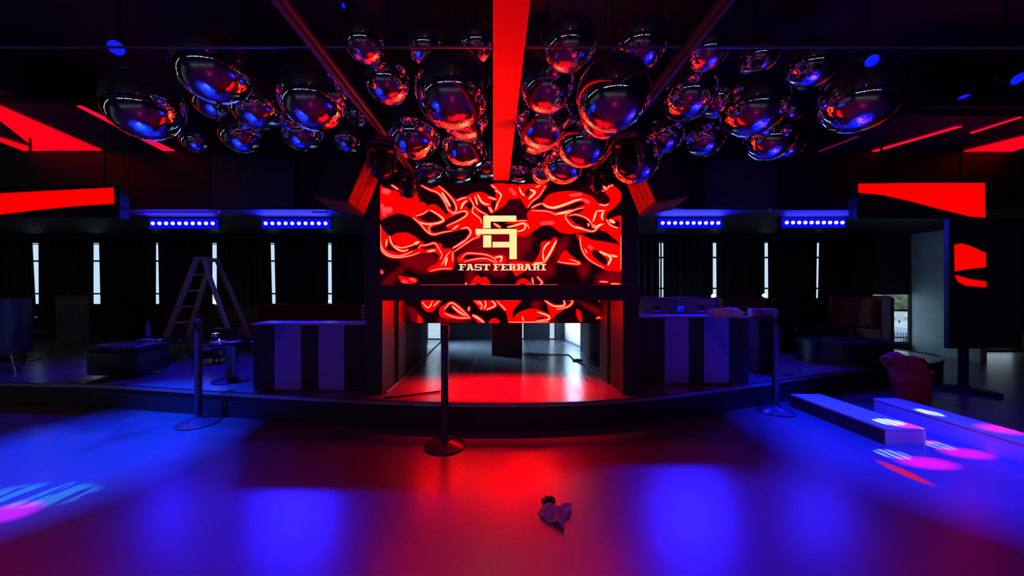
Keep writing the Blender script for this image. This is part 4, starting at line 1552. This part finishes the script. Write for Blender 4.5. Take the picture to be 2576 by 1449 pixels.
# crumpled paper on the dance floor
mb = MB()
pts = [(1352, 1290), (1375, 1272), (1395, 1282), (1412, 1275), (1440, 1272), (1432, 1296), (1420, 1312), (1418, 1337), (1402, 1322), (1378, 1318), (1362, 1305)]
P = [on_z(x, y, .0) for x, y in pts]
c = sum(P, Vector()) / len(P)
V = [mb.bm.verts.new((p.x - c.x, p.y - c.y, .002 + .012 * (i % 3))) for i, p in enumerate(P)]
inner_ = [mb.bm.verts.new(((p.x - c.x) * .5, (p.y - c.y) * .5, .006 + .02 * ((i * 2) % 3))) for i, p in enumerate(P)]
cc = mb.bm.verts.new((0, 0, .03))
n = len(P)
for i in range(n):
    mb.bm.faces.new((V[i], V[(i + 1) % n], inner_[(i + 1) % n], inner_[i]))
    mb.bm.faces.new((inner_[i], inner_[(i + 1) % n], cc))
bmesh.ops.solidify(mb.bm, geom=mb.bm.faces[:], thickness=.0015)
o = mb.build('paper_scrap', M['paper'], loc=(c.x, c.y, .001))
tag(o, 'torn crumpled paper scrap on the dance floor right of centre', 'paper')

# ================================================================== LEFT SIDE OF THE STAGE
# ladder
Yl = 5.75
ld = empty('step_ladder', (PX(521, Yl), Yl, ZS))
tag(ld, 'open A-shaped step ladder on the stage at the left', 'ladder')
la = bpy.data.materials.get('ladder_alu') or mat('ladder_alu', (.35, .33, .36), .45)
zt_ = PZ(652, Yl) - ZS
xl_, xr_ = PX(432, Yl) - PX(521, Yl), PX(622, Yl) - PX(521, Yl)
for sy in (-.22, .22):
    MB().bar((-.05, sy * .6, zt_), (xl_, sy, 0), .03, .075).build('front_rail', la, ld)
    MB().bar((.05, sy * .6, zt_), (xr_, sy, 0), .03, .06).build('rear_rail', la, ld)
for k in range(1, 6):
    t = k / 6
    x = -.05 + (xl_ + .05) * (1 - t)
    yy = .22 * (1 - t) + .132 * t
    MB().box(x - .04, x + .04, -yy, yy, zt_ * t - .012, zt_ * t + .012).build('step', la, ld)
MB().box(-.09, .09, -.16, .16, zt_ - .005, zt_ + .02, .004).build('top_cap', la, ld)

# lamp globes glowing at the sill
GW = emit('warm_globe', (1.0, .82, .62), 6.0)
for px, py, rr, lab in ((545, 759, .05, 'glowing round lamp between the ladder legs'), (829, 758, .022, 'small glowing lamp at the foot of the slit behind the left table'), (1795, 745, .04, 'small glowing lamp above the right corner of the flight case'), (1922, 743, .03, 'small glowing lamp at the foot of the third slit on the right')):
    y = 6.75
    r = empty('globe_lamp', (PX(px, y), y, ZS))
    tag(r, lab, 'lamp', 'small globe lamps on the window ledge')
    z = PZ(py, y) - ZS
    g_ = MB()
    bmesh.ops.create_uvsphere(g_.bm, u_segments=20, v_segments=14, radius=rr)
    g_.build('globe', GW, r, smooth='all', loc=(0, 0, z))
    MB().lathe([(.07, 0), (.07, .01), (.01, .03), (.008, z - rr)], seg=20).build('stem', M['metal'], r, smooth=True)


def banquette(px0, px1, pyt, Y, h, label, m, nx, nz, depth=.5, name='banquette'):
    """bench seat with a button-tufted back"""
    x0, x1 = PX(px0, Y), PX(px1, Y)
    zt2 = PZ(pyt, Y)
    r = empty(name, ((x0 + x1) / 2, Y, ZS))
    tag(r, label, 'banquette', 'upholstered banquettes along the back')
    w_ = (x1 - x0) / 2
    H = zt2 - ZS
    MB().box(-w_, w_, -depth, 0, .04, .42, .03).build('seat', m, r, smooth=True)
    b_ = MB()
    gx, gz = nx * 6, nz * 6
    g_ = [[b_.bm.verts.new((-w_ + 2 * w_ * i / gx, -.06 - .045 * abs(math.sin(PI * i / 6)) * abs(math.sin(PI * j / 6)) ** .7, .42 + (H - .42) * j / gz)) for i in range(gx + 1)] for j in range(gz + 1)]
    for j in range(gz):
        for i in range(gx):
            b_.bm.faces.new((g_[j][i], g_[j][i + 1], g_[j + 1][i + 1], g_[j + 1][i]))
    b_.box(-w_, w_, -.058, .06, .42, H, .01)
    b_.build('tufted_back', m, r, smooth=True)
    return r


banquette(650, 918, 764, 6.6, 1, 'purple-lit button-tufted banquette behind the left striped table', M['maroon'], 22, 5)
banquette(1810, 1922, 752, 6.3, 1, 'dim maroon banquette behind the flight case', M['maroon'], 9, 5)
banquette(1945, 2055, 752, 6.2, 1, 'tall black banquette between the right table and the tall window', M['leather'], 10, 5)


# curved booth back at right
def curved_booth(px, pyt, Y, rad, h, label):
    r = empty('curved_booth', (PX(px, Y), Y, ZS))
    tag(r, label, 'booth')
    zt2 = PZ(pyt, Y) - ZS
    n = 28
    b_ = MB()
    a0, a1 = math.radians(-70), math.radians(80)
    for (ri, ro, z0, z1, nm) in ((rad - .1, rad, 0, zt2, 'back'),):
        pts_o = [(ro * math.cos(a0 + (a1 - a0) * i / n), ro * math.sin(a0 + (a1 - a0) * i / n)) for i in range(n + 1)]
        pts_i = [(ri * math.cos(a0 + (a1 - a0) * i / n), ri * math.sin(a0 + (a1 - a0) * i / n)) for i in range(n + 1)][::-1]
        b_.prism(pts_o + pts_i, z0, z1)
    b_.build('back', M['maroon'], r, smooth=True)
    s_ = MB()
    pts_o = [((rad - .11) * math.cos(a0 + (a1 - a0) * i / n), (rad - .11) * math.sin(a0 + (a1 - a0) * i / n)) for i in range(n + 1)]
    pts_i = [((rad - .55) * math.cos(a0 + (a1 - a0) * i / n), (rad - .55) * math.sin(a0 + (a1 - a0) * i / n)) for i in range(n + 1)][::-1]
    s_.prism(pts_o + pts_i, 0, .42)
    s_.build('seat', M['maroon'], r, smooth=True)
    c_ = MB()
    for i in range(n):
        t0 = a0 + (a1 - a0) * i / n; t1 = a0 + (a1 - a0) * (i + 1) / n
        c_.tube(((rad - .05) * math.cos(t0), (rad - .05) * math.sin(t0), zt2), ((rad - .05) * math.cos(t1), (rad - .05) * math.sin(t1), zt2), .055)
    c_.build('top_roll', M['maroon'], r, smooth=True)
    return r


curved_booth(2138, 753, 5.75, .48, 1, 'dark maroon curved booth seat beside the tall window')
# low black ottoman in front of it
Yo = 5.0
o = empty('ottoman', (PX(2145, Yo), Yo + .15, ZS))
tag(o, 'wide low black oval ottoman at the right of the stage', 'ottoman')
w_ = (2250 - 2038) / 2 / F * Yo
seg = 48
bo_ = MB()
bo_.prism([(w_ * .97 * math.cos(2 * PI * i / seg), .42 * .97 * math.sin(2 * PI * i / seg)) for i in range(seg)], .0, .24)
bo_.build('body', M['leather'], o, smooth=True)
bo_ = MB()
bo_.prism([(w_ * math.cos(2 * PI * i / seg), .42 * math.sin(2 * PI * i / seg)) for i in range(seg)], .24, PZ(857, Yo) - ZS)
bo_.build('cushion', M['leather'], o, smooth=True)
Yg = 4.8


def cocktail_table(px, Y, pyt, wpx, label, depth=.22):
    x = PX(px, Y)
    r = empty('cocktail_table', (x, Y, ZS))
    tag(r, label, 'table', 'low cocktail tables with glitter pedestals')
    H = PZ(pyt, Y) - ZS
    R_ = wpx / 2 / F * Y
    MB().lathe([(R_ * .6, 0), (R_ * .6, .012), (.05, .05)], seg=36).build('foot', M['leather'], r, smooth=True)
    g_ = MB().lathe([(.055, .04), (.05, H * .3), (.042, H * .6), (.05, H * .85), (.06, H - .03)], seg=24)
    g_.build('pedestal', M['glitter'], r, smooth=True)
    MB().lathe([(R_ * .97, H - .03), (R_, H - .02), (R_, H - .003), (R_ * .985, H)], seg=48).build('table_top', mat('black_gloss', (.01, .01, .014), .1, spec=.8) if 'black_gloss' not in bpy.data.materials else bpy.data.materials['black_gloss'], r, smooth=True)
    return r, x, Y, ZS + H


def card(x, y, z, w, d, rz, label, m=None, h=.002, tilt=0.0):
    o = MB().box(-w / 2, w / 2, -d / 2, d / 2, 0, h).build('menu_card', m or M['white'], loc=(x, y, z + .001))
    o.rotation_euler = (tilt, 0, rz)
    return tag(o, label, 'card', 'menu cards on the cocktail tables')


t1, x, y, z = cocktail_table(410, 5.2, 852, 130, 'low round cocktail table farther left, under the ladder')
card(x - .16, y - .1, z, .12, .16, .2, 'blue-lit card at the left on the farther cocktail table')
card(x + .02, y - .12, z, .10, .16, -.15, 'blue-lit card at the right on the farther cocktail table')
bb_ = MB().lathe([(.03, 0), (.03, .16), (.012, .2), (.012, .25)], seg=20).build('bottle', mat('blue_glass', (.05, .06, .3), .1, spec=.8), smooth=True, loc=(x - .30, y + .08, z + .001))
tag(bb_, 'slim bluish bottle on the farther cocktail table', 'bottle')
t2, x, y, z = cocktail_table(580, 4.05, 857, 130, 'low round cocktail table with glitter pedestal beside the left striped table')
card(x - .06, y - .08, z, .10, .14, .1, 'blue-lit card at the left on the nearer cocktail table')
card(x + .10, y - .09, z, .10, .14, -.1, 'blue-lit card at the right on the nearer cocktail table')
gl = MB().lathe([(.028, 0), (.034, .01), (.036, .07), (.038, .08)], seg=20).build('glass_tumbler', M['chrome'], smooth=True, loc=(x - .19, y + .02, z + .001))
tag(gl, 'small shiny tumbler on the nearer cocktail table', 'glass')

# glitter drum with purple top right of the right table
Yd = 4.5
dx = PX(1917, Yd)
r = empty('glitter_stool', (dx, Yd, ZS))
tag(r, 'dark glitter stool with a purple two-part backrest right of the right table', 'stool')
H = PZ(797, Yd) - ZS
MB().lathe([(.16, 0), (.17, .03), (.155, .3), (.16, H)], seg=32).build('body', mat('dark_glitter', (.12, .05, .07), .25, metal=.9, bump=2, bscale=160), r, smooth=True)
for s in (-1, 1):
    MB().box(s * .085 - .075, s * .085 + .075, -.05, .05, H + .001, PZ(776, Yd) - ZS, .012).build('back_pad', mat('purple_pad', (.35, .3, .4), .6) if 'purple_pad' not in bpy.data.materials else bpy.data.materials['purple_pad'], r)

# black sofa left
Ys = 4.15
xs0, xs1 = PX(214, Ys), PX(345, Ys)
r = empty('low_sofa', ((xs0 + xs1) / 2, Ys, ZS))
tag(r, 'low black upholstered bench seat on the stage at the left', 'sofa')
w_ = (xs1 - xs0) / 2
MB().box(-w_, w_, 0, .42, .03, .30, .03).build('base', M['leather'], r, smooth=True)
MB().box(-w_, -.005, -.01, .42, .30, PZ(872, Ys) - ZS, .03).build('cushion', M['leather'], r, smooth=True)
MB().box(.005, w_, -.01, .42, .30, PZ(872, Ys) - ZS, .03).build('cushion', M['leather'], r, smooth=True)
# black armless chair between ladder legs
Yh = 4.7
r = empty('lounge_chair', (PX(482, Yh), Yh + .2, ZS))
tag(r, 'dark blue-lit square lounge chair behind the left stanchion', 'chair')
MB().box(-.20, .20, 0, .42, .08, .20, .02).build('seat', M['leather'], r, smooth=True)
MB().box(-.20, .20, .36, .44, .2, .46, .02).build('backrest', M['leather'], r, smooth=True)
for sx in (-.17, .17):
    for sy in (.04, .38):
        MB().tube((sx, sy, 0), (sx, sy, .09), .014).build('leg', M['metal'], r)

# grey panel left, standing in for a lit window curtain
Yp = 6.6
o = MB().box(PX(140, Yp), PX(222, Yp), Yp, Yp + .03, ZS, PZ(743, Yp)).build('curtain_stand_in', mat('dull_grey', (.10, .11, .12), .6, noise=(.4, 3)))
MB().box(PX(140, Yp) - .02, PX(222, Yp) + .02, Yp - .01, Yp + .04, PZ(762, Yp), PZ(760, Yp)).build('rail', mat('stand_in_rail_grey', (.3, .3, .3), .4), o)
tag(o, 'grey divider standing in for a lit window curtain below the left slits', 'divider')

# round-backed chair at the far left edge
Ye = 3.9
r = empty('tub_chair', (PX(-42, Ye + .45), Ye + .45, ZS))
tag(r, 'round-backed chair with blue rim cut by the left frame edge', 'chair')
zt2 = PZ(755, Ye) - ZS
pr_ = [(.36 * math.cos(t), .36 * math.sin(t)) for t in np.linspace(math.radians(-60), math.radians(240), 36)]
pi_ = [(.29 * math.cos(t), .29 * math.sin(t)) for t in np.linspace(math.radians(-60), math.radians(240), 36)][::-1]
MB().prism(pr_ + pi_, .25, zt2).build('backrest', M['leather'], r, smooth=True)
MB().lathe([(.28, .25), (.285, .3), (.28, .42), (.25, .45)], seg=36).build('seat', M['leather'], r, smooth=True)
for a in range(4):
    t = PI / 4 + a * PI / 2
    MB().tube((.24 * math.cos(t), .24 * math.sin(t), 0), (.2 * math.cos(t), .2 * math.sin(t), .26), .013).build('leg', M['chrome'], r)
# side table with chrome ice bucket
x = PX(60, 5.2)
r = empty('side_table', (x, 5.2, ZS))
tag(r, 'small black side table at the far left', 'table')
H = PZ(836, 5.2) - ZS
MB().lathe([(.16, 0), (.16, .01), (.02, .02), (.02, H - .02)], seg=28).build('stand', M['metal'], r, smooth=True)
MB().lathe([(.2, H - .02), (.2, H)], seg=36).build('table_top', M['black'], r, smooth=True)
o = MB().lathe([(.085, 0), (.10, .01), (.115, .10), (.12, .19), (.128, .20), (.128, .215), (.118, .215), (.112, .19), (.105, .1), (.09, .02)], seg=36).build('ice_bucket', M['chrome'], smooth=True, loc=(x + .02, 5.18, ZS + H + .001))
tag(o, 'shiny chrome bucket on the side table at the far left', 'bucket')

# dark red sack in a bin at the right front of the stage
p = on_z(2290, 1000, 0)
r = empty('waste_bin', (p.x, p.y, 0))
tag(r, 'dark red bin with a lumpy liner bag at the right end of the stage', 'bin')
bn = mat('bin_red', (.55, .03, .06), .5)
MB().lathe([(.15, 0), (.16, .02), (.18, .30), (.19, .31), (.19, .33)], seg=32).build('bucket', bn, r, smooth=True)
mb = MB()
bmesh.ops.create_icosphere(mb.bm, subdivisions=4, radius=1)
for v in mb.bm.verts:
    q = v.co.copy()
    k = 1 + .14 * math.sin(6 * q.x + 5 * q.z) + .1 * math.sin(13 * q.y + 9 * q.x) + .05 * math.sin(29 * q.z * q.x)
    v.co = Vector((q.x * k * .2 - .06, q.y * k * .16, q.z * k * .13 + .36 + .10 * max(0, -q.x)))
mb.build('liner_bag', bn, r, smooth='all')

# ================================================================== OUTSIDE, seen through the tall window
gm = mat('concrete_outside', (.9, .9, .9), .9, noise=(.1, .6))
struct(MB().box(-60, 100, YB + .25, 80, -1.9, -1.6).build('ground', gm), 'pale ground outside the windows')
struct(MB().box(10, 80, 32, 36, -1.6, -1.58).build('road', mat('asphalt', (.45, .46, .5), .9)), 'grey road outside')
tm = mat('foliage', (.22, .27, .16), .9, noise=(.4, 2))
for k, (x, y, s) in enumerate(((45.5, 45, 1.7), (50.2, 46, 2.0), (55.5, 47, 1.9))):
    r = empty('tree', (x, y, -1.6))
    tag(r, ('leafy tree farthest left beyond the road', 'tallest leafy tree beyond the road', 'leafy tree farthest right beyond the road')[k], 'tree', 'trees outside the tall window')
    MB().tube((0, 0, 0), (0, 0, .8), .18, r2=.12).build('trunk', mat('bark', (.15, .12, .1), .9) if 'bark' not in bpy.data.materials else bpy.data.materials['bark'], r)
    mb = MB()
    bmesh.ops.create_icosphere(mb.bm, subdivisions=4, radius=s)
    rn = random.Random(k)
    for v in mb.bm.verts:
        q = v.co
        v.co = q * (1 + .16 * math.sin(3.3 * q.x + k) * math.sin(2.7 * q.y) + .12 * math.sin(5 * q.z + 4 * q.x) + rn.uniform(-.04, .04))
        v.co.z = v.co.z * .7 + 1.35
    mb.build('crown', tm, r)
# parked car
r = empty('car', (15.0, 13.2, -1.6))
tag(r, 'pale blue-grey parked car seen through the tall window', 'car')
cb_ = MB()
prof = [(-2.1, .35), (-2.15, .7), (-1.5, .85), (-.9, 1.35), (.5, 1.38), (1.2, .95), (2.0, .82), (2.15, .6), (2.1, .35)]
cb_.prism_xz(prof, -.8, .8)
cb_.build('body', mat('car_paint', (.35, .45, .6), .3), r)
MB().prism_xz([(-1.3, .9), (-.85, 1.28), (.45, 1.31), (.95, .95)], -.81, .81).build('side_window', mat('car_glass', (.08, .1, .14), .1), r)
for sx in (-1.3, 1.35):
    for sy in (-.75, .75):
        MB().tube((sx, sy - .1, .33), (sx, sy + .1, .33), .33, 24).build('wheel', M['black'], r)
# fence
r = empty('iron_fence', (0, 0, 0))
tag(r, 'thin black iron fence between the window and the parked car', 'fence')
f1 = MB().box(7.5, 11.5, 8.6, 8.63, -1.4, -1.37).box(7.5, 11.5, 8.6, 8.63, .1, .13)
f1.build('rail', M['metal'], r)
f2 = MB()
xx = 7.5
while xx < 11.5:
    f2.tube((xx, 8.615, -1.6), (xx, 8.615, .22), .006, 6)
    xx += .07
f2.build('picket', M['metal'], r)['kind'] = 'stuff'
# white sign across the road
r = empty('road_sign', (33.4, 30, -1.6))
tag(r, 'blank white board beyond the road', 'sign')
MB().box(-.3, .3, -.02, .02, .2, .75).build('board', M['white'], r)
MB().tube((0, 0.05, 0), (0, 0.05, .7), .05).build('pole', M['metal'], r)

# ================================================================== SPOT PATTERNS ON THE FLOOR
def right_pattern(nt, m, u, v):
    # u: across (world X), v: along (world Y)
    wide = ell(m, u, v, .04, .06, .27, .36, .3)
    mag = m('MAXIMUM', m('MAXIMUM', ell(m, u, v, .005, -.027, .055, .028, .3), ell(m, u, v, .155, .021, .05, .028, .3)), ell(m, u, v, .108, .086, .05, .016, .3))
    mag = m('ADD', mag, m('MULTIPLY', ell(m, u, v, .285, .045, .04, .03, .5), .3))
    redp = ell(m, u, v, -.095, -.068, .014, .048, .25)
    st_ = m('GREATER_THAN', m('SINE', m('MULTIPLY', u, 330.0)), -.45)
    zones = m('MAXIMUM', m('MAXIMUM', ell(m, u, v, -.027, .016, .032, .026, .15), ell(m, u, v, .138, .064, .032, .026, .15)), m('MAXIMUM', ell(m, u, v, .066, .112, .034, .024, .15), ell(m, u, v, .247, .17, .02, .03, .2)))
    wz = m('MULTIPLY', zones, st_)
    cb = nt.nodes.new('ShaderNodeCombineXYZ')
    r_ = m('ADD', m('MULTIPLY', wz, 4.0), m('ADD', m('MULTIPLY', mag, 12.0), m('ADD', m('MULTIPLY', redp, 9.0), m('MULTIPLY', wide, .01))))
    g_ = m('ADD', m('MULTIPLY', wz, 6.0), m('MULTIPLY', wide, .12))
    b_ = m('ADD', m('MULTIPLY', wz, 6.0), m('ADD', m('MULTIPLY', mag, 9.0), m('ADD', m('MULTIPLY', m('MULTIPLY', wide, m('SUBTRACT', 1.0, redp)), 11.0), m('MULTIPLY', redp, .4))))
    nt.links.new(r_, cb.inputs[0]); nt.links.new(g_, cb.inputs[1]); nt.links.new(b_, cb.inputs[2])
    return cb.outputs[0]


def left_pattern(nt, m, u, v):
    wide = ell(m, u, v, .0, .04, .27, .36, .3)
    nz = nt.nodes.new('ShaderNodeTexNoise')
    cbv = nt.nodes.new('ShaderNodeCombineXYZ')
    nt.links.new(m('MULTIPLY', u, 30.0), cbv.inputs[0]); nt.links.new(m('MULTIPLY', v, 8.0), cbv.inputs[1])
    nt.links.new(cbv.outputs[0], nz.inputs[0]); nz.inputs['Scale'].default_value = 1.0
    wv = m('MULTIPLY', m('GREATER_THAN', nz.outputs[0], .5), ell(m, u, v, .13, -.15, .10, .04, .2))
    mag = m('MAXIMUM', ell(m, u, v, .15, -.205, .04, .03, .3), ell(m, u, v, .03, -.16, .02, .015, .3))
    cb = nt.nodes.new('ShaderNodeCombineXYZ')
    r_ = m('ADD', m('MULTIPLY', mag, 8.0), m('MULTIPLY', wide, .01))
    g_ = m('ADD', m('MULTIPLY', wv, 2.6), m('MULTIPLY', wide, .45))
    b_ = m('ADD', m('MULTIPLY', mag, 9.0), m('ADD', m('MULTIPLY', wide, 13.0), m('MULTIPLY', wv, 2.5)))
    nt.links.new(r_, cb.inputs[0]); nt.links.new(g_, cb.inputs[1]); nt.links.new(b_, cb.inputs[2])
    return cb.outputs[0]


GP = 290.0
HZ = 3.3
o = light('moving_head_beam', 'SPOT', (3.15, 2.75, HZ), (3.15, 2.75, 0), (1, 1, 1), GP, spot_size=math.radians(62), spot_blend=.3, shadow_soft_size=.006)
o.rotation_euler = (0, 0, 0)
gobo(o.data, right_pattern)
o = light('moving_head_beam', 'SPOT', (-3.35, 2.75, HZ), (-3.35, 2.75, 0), (1, 1, 1), GP, spot_size=math.radians(62), spot_blend=.3, shadow_soft_size=.006)
o.rotation_euler = (0, 0, 0)
gobo(o.data, left_pattern)
moving_head((3.15, 2.62, ZC), 0, 0, 'black moving head light on the ceiling above the right floor pattern', .8)
moving_head((-3.35, 2.62, ZC), 0, 0, 'black moving head light on the ceiling above the left floor pattern', .8)

# faint ambient: unseen wash lights, added as fill on the rear ceiling
for sx in (-3.2, 3.2):
    light('added_fill_blue', 'SPOT', (sx, -3.4, 3.7), (sx * .5, 3.9, .6), (.0, .0, 1.0), 60, spot_size=math.radians(60), spot_blend=1.0, shadow_soft_size=.03)
light('added_fill_red', 'SPOT', (0, -2.2, 3.75), (0, .4, 0), (1.0, .0, .35), 105, spot_size=math.radians(140), spot_blend=1.0, shadow_soft_size=.03)
# added red light under the crossbeam, reddens the front of the deck
light('added_deck_downlight', 'AREA', (.05, 3.80, 1.172), (.05, 3.80, .25), (1.0, .0, .004), 50, shape='RECTANGLE', size=1.5, size_y=.05, spread=math.radians(75))
